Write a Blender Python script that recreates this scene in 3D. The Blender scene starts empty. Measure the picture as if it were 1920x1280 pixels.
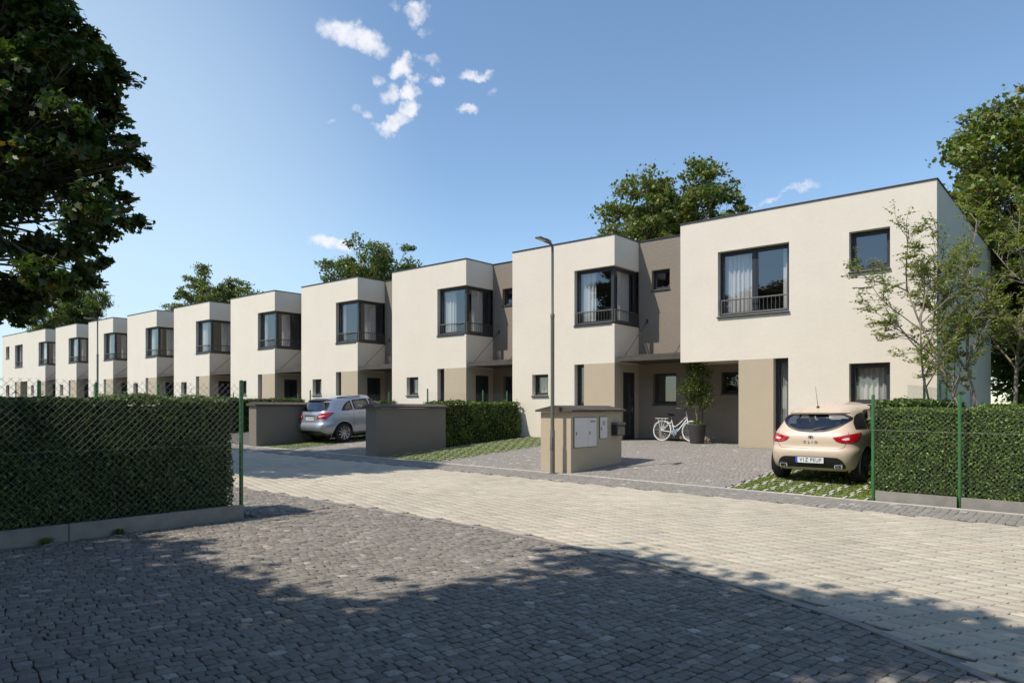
import bpy, bmesh, math, random
import numpy as np
from mathutils import Vector, Matrix

S = bpy.context.scene
COL = S.collection
RAD = math.radians
rng = np.random.default_rng(7)
random.seed(7)

# ------------------------------------------------------------------ camera, sky, sun, exposure
cam = bpy.data.cameras.new("camera")
cam_o = bpy.data.objects.new("camera", cam)
COL.objects.link(cam_o)
cam_o.location = (0, 0, 1.5)
cam_o.rotation_euler = (RAD(90), 0, RAD(39.9))
cam.sensor_width = 36.0
cam.lens = 36.0 * 1340 / 1920
cam.shift_y = 127 / 1920
cam.clip_start = 0.05
cam.clip_end = 3000
S.camera = cam_o

SUN_DIR = Vector((-0.85, -1.69, 2.67)).normalized()      # towards the sun
SUN_EL = math.asin(SUN_DIR.z)
SUN_AZ = math.atan2(SUN_DIR.x, SUN_DIR.y)
sun = bpy.data.lights.new("sun", 'SUN')
sun.energy = 4.3
sun.angle = RAD(0.55)
sun.color = (1.0, 0.93, 0.83)
sun_o = bpy.data.objects.new("sun", sun)
COL.objects.link(sun_o)
sun_o.rotation_euler = (-SUN_DIR).to_track_quat('-Z', 'Y').to_euler()
sun_o.location = (0, 0, 30)

S.view_settings.view_transform = 'Standard'
S.view_settings.look = 'None'
S.view_settings.exposure = 0.2
S.view_settings.gamma = 1.0
S.render.engine = 'CYCLES'
S.cycles.max_bounces = 8
S.cycles.transparent_max_bounces = 24
S.cycles.use_denoising = True
S.cycles.caustics_reflective = False
S.cycles.caustics_refractive = False
S.cycles.sample_clamp_indirect = 6.0

W = bpy.data.worlds.new("World")
S.world = W
W.use_nodes = True
wn, wl = W.node_tree.nodes, W.node_tree.links
wn.clear()

def wnode(t, **k):
    n = wn.new(t)
    for a, v in k.items():
        setattr(n, a, v)
    return n

sky = wnode('ShaderNodeTexSky', sky_type='NISHITA', sun_disc=False)
sky.sun_elevation = SUN_EL
sky.sun_rotation = SUN_AZ
sky.altitude = 200
sky.air_density = 1.0
sky.dust_density = 0.3
sky.ozone_density = 2.2
bg = wnode('ShaderNodeBackground')
wout = wnode('ShaderNodeOutputWorld')
wl.new(bg.outputs[0], wout.inputs[0])
bg.inputs[1].default_value = 0.15
tc = wnode('ShaderNodeTexCoord')

def wmath(op, a, b=None, c=None, clamp=False):
    n = wnode('ShaderNodeMath', operation=op)
    n.use_clamp = clamp
    for i, v in enumerate((a, b, c)):
        if v is None:
            continue
        if isinstance(v, (int, float)):
            n.inputs[i].default_value = v
        else:
            wl.new(v, n.inputs[i])
    return n.outputs[0]

def wvec(op, a, b):
    n = wnode('ShaderNodeVectorMath', operation=op)
    for i, v in enumerate((a, b)):
        if isinstance(v, (tuple, Vector)):
            n.inputs[i].default_value = tuple(v)
        else:
            wl.new(v, n.inputs[i])
    return n

nz1 = wnode('ShaderNodeTexNoise')
nz1.inputs['Scale'].default_value = 26
nz1.inputs['Detail'].default_value = 6
nz1.inputs['Roughness'].default_value = 0.62
wl.new(tc.outputs['Generated'], nz1.inputs['Vector'])
off = wvec('SUBTRACT', nz1.outputs['Color'], (0.5, 0.5, 0.5))
offs = wnode('ShaderNodeVectorMath', operation='SCALE')
wl.new(off.outputs[0], offs.inputs[0])
offs.inputs['Scale'].default_value = 0.042
dird = wvec('ADD', tc.outputs['Generated'], offs.outputs[0]).outputs[0]
nz2 = wnode('ShaderNodeTexNoise')
nz2.inputs['Scale'].default_value = 60
nz2.inputs['Detail'].default_value = 7
nz2.inputs['Roughness'].default_value = 0.6
wl.new(tc.outputs['Generated'], nz2.inputs['Vector'])

# small fair-weather clouds: azimuth (deg, 0 = +Y, clockwise), elevation (deg), half sizes (deg), tilt, density
CLOUDS = []
dens = None
def add_cloud(az, el, ra, rb, tilt, k):
    global dens
    az, el = RAD(az), RAD(el)
    c = Vector((math.sin(az) * math.cos(el), math.cos(az) * math.cos(el), math.sin(el)))
    r = Vector((math.cos(az), -math.sin(az), 0))
    u = c.cross(r) * -1
    if u.z < 0:
        u = -u
    t = RAD(tilt)
    r2 = r * math.cos(t) + u * math.sin(t)
    u2 = -r * math.sin(t) + u * math.cos(t)
    a = wvec('DOT_PRODUCT', dird, tuple(r2 / math.tan(RAD(ra)))).outputs['Value']
    b = wvec('DOT_PRODUCT', dird, tuple(u2 / math.tan(RAD(rb)))).outputs['Value']
    d = wvec('DOT_PRODUCT', dird, tuple(c)).outputs['Value']
    q = wmath('MULTIPLY_ADD', a, a, wmath('MULTIPLY', b, b))
    m = wmath('SUBTRACT', 1.15, q, clamp=True)
    m = wmath('MULTIPLY', m, wmath('GREATER_THAN', d, 0.3))
    m = wmath('MULTIPLY', m, k)
    dens = m if dens is None else wmath('MAXIMUM', dens, m)
for cl in [(-52.44,26.92,2.75,1.12,-14,1.00),
    (-47.47,28.76,1.11,0.89,20,0.75),
    (-49.31,29.32,0.59,0.44,0,0.40),
    (-46.71,27.65,0.83,0.45,0,0.40),
    (-48.72,25.30,1.07,0.84,30,1.00),
    (-50.67,24.48,0.69,0.46,-20,0.50),
    (-47.63,24.67,0.69,0.39,10,0.70),
    (-46.20,24.70,0.62,0.42,20,0.75),
    (-46.71,25.82,0.99,0.46,-10,0.50),
    (-49.43,23.51,1.01,0.70,30,0.70),
    (-47.89,23.74,0.85,0.66,30,1.00),
    (-48.14,22.58,1.25,0.70,40,1.00),
    (-49.43,21.46,1.65,0.78,20,1.00),
    (-42.46,25.05,1.63,0.43,6,0.90),
    (-43.66,22.71,0.79,0.55,0,0.95),
    (-52.03,22.30,0.62,0.46,-20,0.50),
    (-53.94,21.43,0.39,0.27,20,0.45),
    (-51.21,22.10,0.39,0.47,30,0.35),
    (-54.14,12.64,2.26,0.69,-2,1.00),
    (-17.77,16.08,2.28,0.34,10,0.50),
    (-20.50,15.31,1.17,0.31,12,0.50),
    (-41.61,24.00,0.62,0.35,10,0.35)]:
    add_cloud(*cl)
cm = wmath('ADD', dens, wmath('MULTIPLY', wmath('SUBTRACT', nz2.outputs['Fac'], 0.5), 1.7))
mr = wnode('ShaderNodeMapRange', interpolation_type='SMOOTHSTEP')
mr.inputs['From Min'].default_value = 0.12
mr.inputs['From Max'].default_value = 1.2
wl.new(cm, mr.inputs['Value'])
cmask = wmath('MULTIPLY', mr.outputs['Result'], wmath('MULTIPLY', wmath('MULTIPLY', dens, 3.0, clamp=True), 0.95))
# a thin veil of high cloud low over the far end of the row
vc = wvec('DOT_PRODUCT', tc.outputs['Generated'], (-0.975, 0.17, 0.13)).outputs['Value']
veil = wnode('ShaderNodeMapRange', interpolation_type='SMOOTHSTEP')
veil.inputs['From Min'].default_value = 0.80
veil.inputs['From Max'].default_value = 1.0
veil.inputs['To Max'].default_value = 0.42
wl.new(vc, veil.inputs['Value'])
vm = wnode('ShaderNodeMix', data_type='RGBA')
wl.new(veil.outputs['Result'], vm.inputs['Factor'])
wl.new(sky.outputs[0], vm.inputs['A'])
vm.inputs['B'].default_value = (4.9, 5.6, 6.1, 1)
mix = wnode('ShaderNodeMix', data_type='RGBA')
wl.new(cmask, mix.inputs['Factor'])
sep = wnode('ShaderNodeSeparateXYZ')
wl.new(tc.outputs['Generated'], sep.inputs[0])
hz = wnode('ShaderNodeMapRange', interpolation_type='SMOOTHSTEP')
hz.inputs['From Min'].default_value = -.02
hz.inputs['From Max'].default_value = .22
hz.inputs['To Min'].default_value = .80
wl.new(sep.outputs['Z'], hz.inputs['Value'])
dim = wnode('ShaderNodeVectorMath', operation='SCALE')
wl.new(vm.outputs['Result'], dim.inputs[0])
wl.new(hz.outputs['Result'], dim.inputs['Scale'])
tint = wvec('MULTIPLY', dim.outputs[0], (1.03, 1.08, 1.06)).outputs[0]  # lifts the whole sky's brightness as well as tinting it
wl.new(tint, mix.inputs['A'])
mix.inputs['B'].default_value = (5.6, 5.6, 5.9, 1)
wl.new(mix.outputs['Result'], bg.inputs[0])
# ------------------------------------------------------------------ terrain height
YE, YF = 12.65, 19.5          # street edge, house fronts
def G(x, y):
    x = min(max(x, -90), 20)
    z = 0.0144 * (-x - 2.5)
    if y > YE:
        z += 0.055 * (min(y, YF) - YE)
    return z

def Gv(x, y):
    z = 0.0144 * (-np.clip(x, -90, 20) - 2.5)
    return z + 0.055 * np.clip(np.minimum(y, YF) - YE, 0, None)

# ------------------------------------------------------------------ materials
MATS = {}
def mat(name, col=(.5, .5, .5), rough=.6, metal=0., spec=.5, coat=0., noise=None, bump=None, attr=None,
        trans=None, sheen=0.):
    """noise=(scale, amount[, detail]); bump=(scale, strength, distance); attr=colour attribute multiplied in"""
    m = bpy.data.materials.new(name)
    m.use_nodes = True
    n, l = m.node_tree.nodes, m.node_tree.links
    p = n['Principled BSDF']
    p.inputs['Base Color'].default_value = (*col, 1)
    p.inputs['Roughness'].default_value = rough
    p.inputs['Metallic'].default_value = metal
    p.inputs['Specular IOR Level'].default_value = spec
    p.inputs['Coat Weight'].default_value = coat
    p.inputs['Coat Roughness'].default_value = .03
    src = None
    if noise or bump:
        tco = n.new('ShaderNodeTexCoord')
    if attr:
        a = n.new('ShaderNodeAttribute')
        a.attribute_name = attr
        src = a.outputs['Color']
    if noise:
        nz = n.new('ShaderNodeTexNoise')
        nz.inputs['Scale'].default_value = noise[0]
        nz.inputs['Detail'].default_value = noise[2] if len(noise) > 2 else 5
        nz.inputs['Roughness'].default_value = .6
        l.new(tco.outputs['Object'], nz.inputs['Vector'])
        mr = n.new('ShaderNodeMapRange')
        mr.inputs['From Min'].default_value = .25
        mr.inputs['From Max'].default_value = .75
        mr.inputs['To Min'].default_value = 1 - noise[1]
        mr.inputs['To Max'].default_value = 1 + noise[1]
        l.new(nz.outputs['Fac'], mr.inputs['Value'])
        mx = n.new('ShaderNodeVectorMath')
        mx.operation = 'SCALE'
        if src is not None:
            l.new(src, mx.inputs[0])
        else:
            mx.inputs[0].default_value = col
        l.new(mr.outputs['Result'], mx.inputs['Scale'])
        src = mx.outputs[0]
    if src is not None:
        l.new(src, p.inputs['Base Color'])
    if bump:
        nb = n.new('ShaderNodeTexNoise')
        nb.inputs['Scale'].default_value = bump[0]
        nb.inputs['Detail'].default_value = 4
        l.new(tco.outputs['Object'], nb.inputs['Vector'])
        b = n.new('ShaderNodeBump')
        b.inputs['Strength'].default_value = bump[1]
        b.inputs['Distance'].default_value = bump[2]
        l.new(nb.outputs['Fac'], b.inputs['Height'])
        l.new(b.outputs['Normal'], p.inputs['Normal'])
    if trans:
        t = n.new('ShaderNodeBsdfTranslucent')
        if src is not None:
            hs = n.new('ShaderNodeVectorMath')
            hs.operation = 'MULTIPLY'
            l.new(src, hs.inputs[0])
            hs.inputs[1].default_value = trans[1]
            l.new(hs.outputs[0], t.inputs['Color'])
        else:
            t.inputs['Color'].default_value = (*[a * b for a, b in zip(col, trans[1])], 1)
        ms = n.new('ShaderNodeMixShader')
        ms.inputs[0].default_value = trans[0]
        l.new(p.outputs[0], ms.inputs[1])
        l.new(t.outputs[0], ms.inputs[2])
        l.new(ms.outputs[0], n['Material Output'].inputs[0])
    MATS[name] = m
    return m

def glass_mat(name, tint, refl, dirt=0.0):
    m = bpy.data.materials.new(name)
    m.use_nodes = True
    n, l = m.node_tree.nodes, m.node_tree.links
    n.remove(n['Principled BSDF'])
    t = n.new('ShaderNodeBsdfTransparent')
    t.inputs[0].default_value = (*tint, 1)
    g = n.new('ShaderNodeBsdfGlossy')
    g.inputs['Color'].default_value = (.95, .97, 1, 1)
    g.inputs['Roughness'].default_value = .015
    geo = n.new('ShaderNodeNewGeometry')
    dp = n.new('ShaderNodeVectorMath')
    dp.operation = 'DOT_PRODUCT'
    l.new(geo.outputs['Normal'], dp.inputs[0])
    l.new(geo.outputs['Incoming'], dp.inputs[1])
    def mth(op, a, b):
        q = n.new('ShaderNodeMath')
        q.operation = op
        for i, v in enumerate((a, b)):
            if isinstance(v, float):
                q.inputs[i].default_value = v
            elif v is not None:
                l.new(v, q.inputs[i])
        return q.outputs[0]
    fac = mth('POWER', mth('SUBTRACT', 1.0, mth('ABSOLUTE', dp.outputs['Value'], None)), 4.0)
    ad = n.new('ShaderNodeMath')
    ad.operation = 'MULTIPLY_ADD'
    l.new(fac, ad.inputs[0])
    ad.inputs[1].default_value = .85
    ad.inputs[2].default_value = refl
    ad.use_clamp = True
    tcn = n.new('ShaderNodeTexCoord')
    nz = n.new('ShaderNodeTexNoise')
    nz.inputs['Scale'].default_value = .9
    l.new(tcn.outputs['Object'], nz.inputs['Vector'])
    b = n.new('ShaderNodeBump')
    b.inputs['Strength'].default_value = .06
    b.inputs['Distance'].default_value = .02
    l.new(nz.outputs['Fac'], b.inputs['Height'])
    l.new(b.outputs['Normal'], g.inputs['Normal'])
    ms = n.new('ShaderNodeMixShader')
    l.new(ad.outputs[0], ms.inputs[0])
    l.new(t.outputs[0], ms.inputs[1])
    l.new(g.outputs[0], ms.inputs[2])
    l.new(ms.outputs[0], n['Material Output'].inputs[0])
    MATS[name] = m
    return m

def plaster_mat(name, col, fine, coarse, rough_cells=0.):
    """render/stucco: cloudy tone, faint vertical weather streaks, grain in the bump"""
    m = mat(name, col, rough=.9, spec=.2)
    n, l = m.node_tree.nodes, m.node_tree.links
    p = n['Principled BSDF']
    tco = n.new('ShaderNodeTexCoord')
    def nz(scale, detail=4, vec=None, rough=.55):
        q = n.new('ShaderNodeTexNoise')
        q.inputs['Scale'].default_value = scale
        q.inputs['Detail'].default_value = detail
        q.inputs['Roughness'].default_value = rough
        l.new(vec or tco.outputs['Object'], q.inputs['Vector'])
        return q.outputs['Fac']
    mp = n.new('ShaderNodeMapping')
    mp.inputs['Scale'].default_value = (3.2, 3.2, .22)
    l.new(tco.outputs['Object'], mp.inputs['Vector'])
    def mm(op, a, b):
        q = n.new('ShaderNodeMath')
        q.operation = op
        for i, v in enumerate((a, b)):
            if isinstance(v, float):
                q.inputs[i].default_value = v
            else:
                l.new(v, q.inputs[i])
        return q.outputs[0]
    t = mm('ADD', mm('MULTIPLY', nz(.9, 5), .16), mm('MULTIPLY', nz(1.6, 3, mp.outputs[0]), .03))
    t = mm('ADD', t, mm('MULTIPLY', nz(9., 6, None, .75), .14))
    t = mm('ADD', t, .835)
    sc = n.new('ShaderNodeVectorMath')
    sc.operation = 'SCALE'
    sc.inputs[0].default_value = col
    l.new(t, sc.inputs['Scale'])
    l.new(sc.outputs[0], p.inputs['Base Color'])
    h = mm('ADD', mm('MULTIPLY', nz(fine, 3), 1.0), mm('MULTIPLY', nz(coarse, 5), 1.6))
    if rough_cells:
        v = n.new('ShaderNodeTexVoronoi')
        v.inputs['Scale'].default_value = rough_cells
        l.new(tco.outputs['Object'], v.inputs['Vector'])
        h = mm('ADD', h, mm('MULTIPLY', v.outputs['Distance'], 1.6))
    b = n.new('ShaderNodeBump')
    b.inputs['Strength'].default_value = .5
    b.inputs['Distance'].default_value = .007 if rough_cells else .004
    l.new(h, b.inputs['Height'])
    l.new(b.outputs['Normal'], p.inputs['Normal'])
    return m

def wood_mat(name, col):
    m = mat(name, col, rough=.7, spec=.3)
    n, l = m.node_tree.nodes, m.node_tree.links
    p = n['Principled BSDF']
    tco = n.new('ShaderNodeTexCoord')
    mp = n.new('ShaderNodeMapping')
    mp.inputs['Scale'].default_value = (1.5, 14, 22)
    l.new(tco.outputs['Object'], mp.inputs['Vector'])
    q = n.new('ShaderNodeTexNoise')
    q.inputs['Scale'].default_value = 2
    q.inputs['Detail'].default_value = 6
    l.new(mp.outputs[0], q.inputs['Vector'])
    cr = n.new('ShaderNodeValToRGB')
    cr.color_ramp.elements[0].color = (*[c * .6 for c in col], 1)
    cr.color_ramp.elements[1].color = (*[c * 1.5 for c in col], 1)
    cr.color_ramp.elements[0].position = .3
    cr.color_ramp.elements[1].position = .7
    l.new(q.outputs['Fac'], cr.inputs[0])
    l.new(cr.outputs[0], p.inputs['Base Color'])
    return m

plaster_mat('white_plaster', (.72, .652, .545), 55, 14)
plaster_mat('tan_plaster', (.475, .395, .285), 70, 20)
plaster_mat('taupe_plaster', (.25, .213, .172), 45, 14, 30)
plaster_mat('taupe_wall_plaster', (.21, .18, .15), 60, 20)
mat('window_frame', (.035, .039, .045), .42, spec=.4)
mat('dark_sill', (.045, .048, .053), .4, .3)
mat('roof_metal', (.05, .052, .057), .45, .5)
mat('roof_gravel', (.22, .21, .2), .95, noise=(8, .3))
mat('railing_metal', (.17, .16, .145), .45, .6)
wood_mat('dark_wood', (.075, .062, .052))
mat('curtain', (.80, .77, .73), .9, trans=(.35, (1, .98, .95)))
mat('interior', (.30, .26, .22), .9)
mat('interior_dark', (.06, .055, .05), .9)
mat('door_dark', (.025, .026, .027), .4)
mat('steel', (.6, .6, .6), .25, 1.)
mat('galvanised', (.30, .31, .28), .45, .6)
mat('post_green', (.03, .14, .035), .4, coat=.3, noise=(6, .2))
mat('wire_green', (.20, .24, .18), .5, .3)
mat('lamp_metal', (.17, .152, .132), .5, .35, noise=(5, .12))
mat('concrete', (.26, .238, .212), .9, noise=(5, .22, 8), bump=(60, .3, .004))
mat('kerb_light', (.50, .46, .40), .9, noise=(7, .18))
mat('paint_white', (.70, .67, .64), .45, noise=(3, .05))
mat('black_plastic', (.012, .012, .013), .45)
mat('rubber', (.016, .016, .017), .75, noise=(20, .3))
mat('under_black', (.006, .006, .006), .9)
mat('chrome', (.80, .80, .80), .22, 1.)
mat('alloy', (.52, .53, .55), .28, .9)
mat('dark_alloy', (.24, .24, .25), .35, .8)
mat('red_lens', (.42, .006, .012), .12, coat=1., noise=(30, .3))
mat('clear_lens', (.75, .6, .6), .1, coat=1.)
mat('plate_white', (.75, .76, .76), .4)
mat('plate_blue', (.03, .12, .5), .4)
mat('ink', (.012, .012, .014), .5)
mat('sticker_red', (.6, .05, .03), .5)
mat('sticker_green', (.1, .35, .2), .5)
mat('paint_beige', (.57, .45, .34), .42, .0, coat=.55)
mat('paint_silver', (.42, .45, .50), .34, .55, coat=.8)
mat('seat_cloth', (.02, .02, .022), .9)
mat('bike_white', (.78, .77, .74), .3, coat=.6)
mat('bike_blue', (.04, .38, .50), .35, coat=.5)
mat('pot_dark', (.045, .042, .040), .55, noise=(5, .15))
mat('soil', (.06, .045, .03), .95, noise=(20, .4))
mat('bark', (.17, .135, .10), .9, noise=(9, .35, 8), bump=(24, .8, .02))
mat('bark_grey', (.24, .20, .16), .85, noise=(14, .3, 8), bump=(40, .5, .006))
mat('leaf', (.06, .1, .03), .45, spec=.4, attr='Col', trans=(.30, (1.5, 1.7, .7)))
mat('leaf_hedge', (.06, .1, .03), .42, spec=.4, attr='Col', trans=(.22, (1.4, 1.6, .6)))
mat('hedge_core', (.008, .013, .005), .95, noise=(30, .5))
mat('grass', (.055, .078, .026), .8, noise=(3, .35), attr=None)
mat('grass_blade', (.1, .2, .03), .6, attr='Col', trans=(.3, (1.3, 1.4, .6)))
mat('setts', (.2, .19, .18), .85, spec=.12, attr='Col', noise=(38, .28, 8), bump=(70, .55, .006))
mat('pavers', (.4, .37, .3), .85, spec=.3, attr='Col', noise=(26, .10, 8), bump=(160, .3, .002))
mat('joint_dark', (.10, .09, .078), .95, noise=(22, .35))
mat('joint_light', (.22, .20, .165), .95, noise=(22, .25))
mat('turf_soil', (.095, .135, .03), .95, noise=(14, .4))
glass_mat('window_glass', (.90, .92, .93), .13)
glass_mat('car_glass', (.42, .47, .50), .10)
M = MATS

# ------------------------------------------------------------------ objects
def link(name, me, parent=None):
    o = bpy.data.objects.new(name, me)
    COL.objects.link(o)
    if parent is not None:
        o.parent = parent
    return o

def thing(name, label, cat, loc=(0, 0, 0), rot=(0, 0, 0), group=None):
    o = link(name, None)
    o.empty_display_size = .2
    o.location = loc
    o.rotation_euler = rot
    return tag(o, label, cat, group)

def tag(o, label, cat, group=None):
    o['label'] = label
    o['category'] = cat
    if group:
        o['group'] = group
    return o

def struct(o):
    o['kind'] = 'structure'
    return o

def stuff(o):
    o['kind'] = 'stuff'
    return o

def copy_tree(root):
    """a copy of a thing, its parts and their sub-parts (mesh data shared)"""
    r = root.copy()
    COL.objects.link(r)
    for ch in list(root.children):
        c = ch.copy()
        COL.objects.link(c)
        c.parent = r
        for g in list(ch.children):
            d = g.copy()
            COL.objects.link(d)
            d.parent = c
    return r

class MB:
    """collects faces of one mesh"""
    def __init__(s):
        s.v, s.f, s.m, s.c = [], [], [], []
        s.mats = []
        s.has_col = False
    def mi(s, m):
        m = M[m] if isinstance(m, str) else m
        if m not in s.mats:
            s.mats.append(m)
        return s.mats.index(m)
    def add(s, verts, faces, m, col=None):
        b = len(s.v)
        i = s.mi(m)
        s.v += [tuple(p) for p in verts]
        for f in faces:
            s.f.append([b + k for k in f])
            s.m.append(i)
            s.c.append(col)
        if col is not None:
            s.has_col = True
    def quad(s, a, b, c, d, m):
        s.add([a, b, c, d], [(0, 1, 2, 3)], m)
    def box(s, x0, x1, y0, y1, z0, z1, m, bev=0.):
        if bev <= 0:
            v = [(x, y, z) for z in (z0, z1) for y in (y0, y1) for x in (x0, x1)]
            s.add(v, [(0, 2, 3, 1), (4, 5, 7, 6), (0, 1, 5, 4), (2, 6, 7, 3), (0, 4, 6, 2), (1, 3, 7, 5)], m)
        else:
            bm = bmesh.new()
            bmesh.ops.create_cube(bm, size=1)
            for q in bm.verts:
                q.co = ((x0 + x1) / 2 + q.co.x * (x1 - x0), (y0 + y1) / 2 + q.co.y * (y1 - y0),
                        (z0 + z1) / 2 + q.co.z * (z1 - z0))
            bmesh.ops.bevel(bm, geom=bm.edges[:], offset=bev, segments=2, affect='EDGES', profile=.6)
            bm.verts.index_update()
            s.add([q.co[:] for q in bm.verts], [[q.index for q in f.verts] for f in bm.faces], m)
            bm.free()
    def tube(s, pts, r, m, n=8, caps=True):
        pts = [Vector(p) for p in pts]
        if isinstance(r, (int, float)):
            r = [r] * len(pts)
        vs, fs = [], []
        ref = None
        for i, p in enumerate(pts):
            d = (pts[min(i + 1, len(pts) - 1)] - pts[max(i - 1, 0)])
            if d.length < 1e-9:
                d = Vector((0, 0, 1))
            d.normalize()
            if ref is None:
                ref = Vector((0, 0, 1)) if abs(d.z) < .9 else Vector((1, 0, 0))
            a = d.cross(ref)
            if a.length < 1e-6:
                a = d.orthogonal()
            a.normalize()
            b = a.cross(d)
            ref = b
            for k in range(n):
                t = 2 * math.pi * k / n
                vs.append(p + a * math.cos(t) * r[i] + b * math.sin(t) * r[i])
        for i in range(len(pts) - 1):
            for k in range(n):
                fs.append((i * n + k, i * n + (k + 1) % n, (i + 1) * n + (k + 1) % n, (i + 1) * n + k))
        if caps:
            fs.append(tuple(range(n))[::-1])
            fs.append(tuple((len(pts) - 1) * n + k for k in range(n)))
        s.add(vs, fs, m)
    def lathe(s, prof, m, n=32, axis='z', c=(0, 0, 0), arc=(0, 2 * math.pi)):
        """prof: list of (r, h)"""
        full = abs(arc[1] - arc[0] - 2 * math.pi) < 1e-6
        cnt = n if full else n + 1
        vs, fs = [], []
        for r, h in prof:
            for k in range(cnt):
                t = arc[0] + (arc[1] - arc[0]) * k / n
                p = (r * math.cos(t), r * math.sin(t), h)
                if axis == 'x':
                    p = (p[2], p[0], p[1])
                elif axis == 'y':
                    p = (p[0], p[2], p[1])
                vs.append((p[0] + c[0], p[1] + c[1], p[2] + c[2]))
        for i in range(len(prof) - 1):
            for k in range(n):
                k2 = (k + 1) % cnt if full else k + 1
                fs.append((i * cnt + k, i * cnt + k2, (i + 1) * cnt + k2, (i + 1) * cnt + k))
        s.add(vs, fs, m)
    def wall(s, o, u, v, w, h, holes, m, rev=None, depth=0., rm=None):
        """sheet o + a*u + b*v (0<=a<=w, 0<=b<=h) with rectangular holes (a0,a1,b0,b1); rev: direction of the reveals"""
        o, u, v = Vector(o), Vector(u), Vector(v)
        A = sorted({0, w, *[q for t in holes for q in t[:2]]})
        B = sorted({0, h, *[q for t in holes for q in t[2:4]]})
        A = [a for a in A if -1e-6 <= a <= w + 1e-6]
        B = [b for b in B if -1e-6 <= b <= h + 1e-6]
        P = lambda a, b: o + u * a + v * b
        for i in range(len(A) - 1):
            for j in range(len(B) - 1):
                ca, cb = (A[i] + A[i + 1]) / 2, (B[j] + B[j + 1]) / 2
                if any(t[0] < ca < t[1] and t[2] < cb < t[3] for t in holes):
                    continue
                s.quad(P(A[i], B[j]), P(A[i + 1], B[j]), P(A[i + 1], B[j + 1]), P(A[i], B[j + 1]), m)
        if rev is not None:
            d = Vector(rev) * depth
            for t in holes:
                if len(t) > 4 and not t[4]:
                    continue
                a0, a1, b0, b1 = t[:4]
                for p, q in (((a0, b0), (a0, b1)), ((a1, b0), (a1, b1)), ((a0, b1), (a1, b1)), ((a0, b0), (a1, b0))):
                    s.quad(P(*p), P(*q), P(*q) + d, P(*p) + d, rm or m)
    def build(s, name, parent=None, smooth=False, weld=False):
        me = bpy.data.meshes.new(name)
        me.from_pydata(s.v, [], s.f)
        for m in s.mats:
            me.materials.append(m)
        me.polygons.foreach_set('material_index', s.m)
        if s.has_col:
            ca = me.color_attributes.new('Col', 'FLOAT_COLOR', 'CORNER')
            tot = np.array([p.loop_total for p in me.polygons])
            cols = np.array([(c if c is not None else (1, 1, 1)) for c in s.c], dtype=np.float32)
            cc = np.ones((tot.sum(), 4), dtype=np.float32)
            cc[:, :3] = np.repeat(cols, tot, axis=0)
            ca.data.foreach_set('color', cc.ravel())
        if weld:
            bm = bmesh.new()
            bm.from_mesh(me)
            bmesh.ops.remove_doubles(bm, verts=bm.verts[:], dist=1e-4)
            bmesh.ops.recalc_face_normals(bm, faces=bm.faces[:])
            bm.to_mesh(me)
            bm.free()
        if smooth:
            me.polygons.foreach_set('use_smooth', [True] * len(me.polygons))
            if smooth != True:
                me.set_sharp_from_angle(angle=RAD(smooth))
        me.update()
        return link(name, me, parent)

def np_mesh(name, verts, counts, m, cols=None, parent=None, loops=None, smooth=False):
    """fast mesh: polygons with counts[i] vertices each, consecutive unless loops given"""
    me = bpy.data.meshes.new(name)
    verts = np.asarray(verts, dtype=np.float32)
    counts = np.asarray(counts, dtype=np.int32)
    if loops is None:
        loops = np.arange(counts.sum(), dtype=np.int32)
    me.vertices.add(len(verts))
    me.vertices.foreach_set('co', verts.ravel())
    me.loops.add(len(loops))
    me.loops.foreach_set('vertex_index', np.asarray(loops, dtype=np.int32))
    me.polygons.add(len(counts))
    st = np.zeros(len(counts), dtype=np.int32)
    st[1:] = np.cumsum(counts)[:-1]
    me.polygons.foreach_set('loop_start', st)
    me.update(calc_edges=True)
    if cols is not None:
        ca = me.color_attributes.new('Col', 'FLOAT_COLOR', 'CORNER')
        cc = np.ones((len(loops), 4), dtype=np.float32)
        cc[:, :3] = np.repeat(np.asarray(cols, dtype=np.float32), counts, axis=0)
        ca.data.foreach_set('color', cc.ravel())
    if smooth:
        me.polygons.foreach_set('use_smooth', np.ones(len(counts), dtype=bool))
    me.materials.append(M[m] if isinstance(m, str) else m)
    me.validate()
    return link(name, me, parent)

LEAF = {
    'rhomb': np.array([(0, 0, 0), (.36, .45, .05), (0, 1, -.06), (-.36, .45, .05)]),
    'oval': np.array([(0, 0, 0), (.26, .22, .04), (.3, .55, .05), (0, 1, -.1), (-.3, .55, .05), (-.26, .22, .04)]),
    'maple': np.array([(0, 0, 0), (.36, .0, .03), (.27, .2, .03), (.56, .42, -.04), (.26, .5, .03), (0, 1, -.08),
                       (-.26, .5, .03), (-.56, .42, -.04), (-.27, .2, .03), (-.36, .0, .03)]),
}
def leaves(name, P, size, cols, shape='rhomb', parent=None, m='leaf', up=None, flat=0.0, r=None, nrm=None):
    """leaf-shaped faces at P. up: preferred face normal (N,3) blended by flat"""
    r = r or rng
    P = np.asarray(P)
    N = len(P)
    t = LEAF[shape]
    size = np.asarray(size) * np.ones(N)
    nv = r.normal(size=(N, 3))
    nv /= np.linalg.norm(nv, axis=1)[:, None]
    if up is not None:
        nv = nv * (1 - flat) + np.asarray(up) * flat
        nv /= np.linalg.norm(nv, axis=1)[:, None] + 1e-9
    a = r.normal(size=(N, 3))
    a -= (a * nv).sum(1)[:, None] * nv
    a /= np.linalg.norm(a, axis=1)[:, None] + 1e-9
    b = np.cross(nv, a)
    V = P[:, None, :] + size[:, None, None] * (t[None, :, 0:1] * b[:, None, :] + (t[None, :, 1:2] - .5) * a[:, None, :]
                                              + t[None, :, 2:3] * nv[:, None, :])
    return np_mesh(name, V.reshape(-1, 3), np.full(N, len(t)), m, cols, parent)
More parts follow.
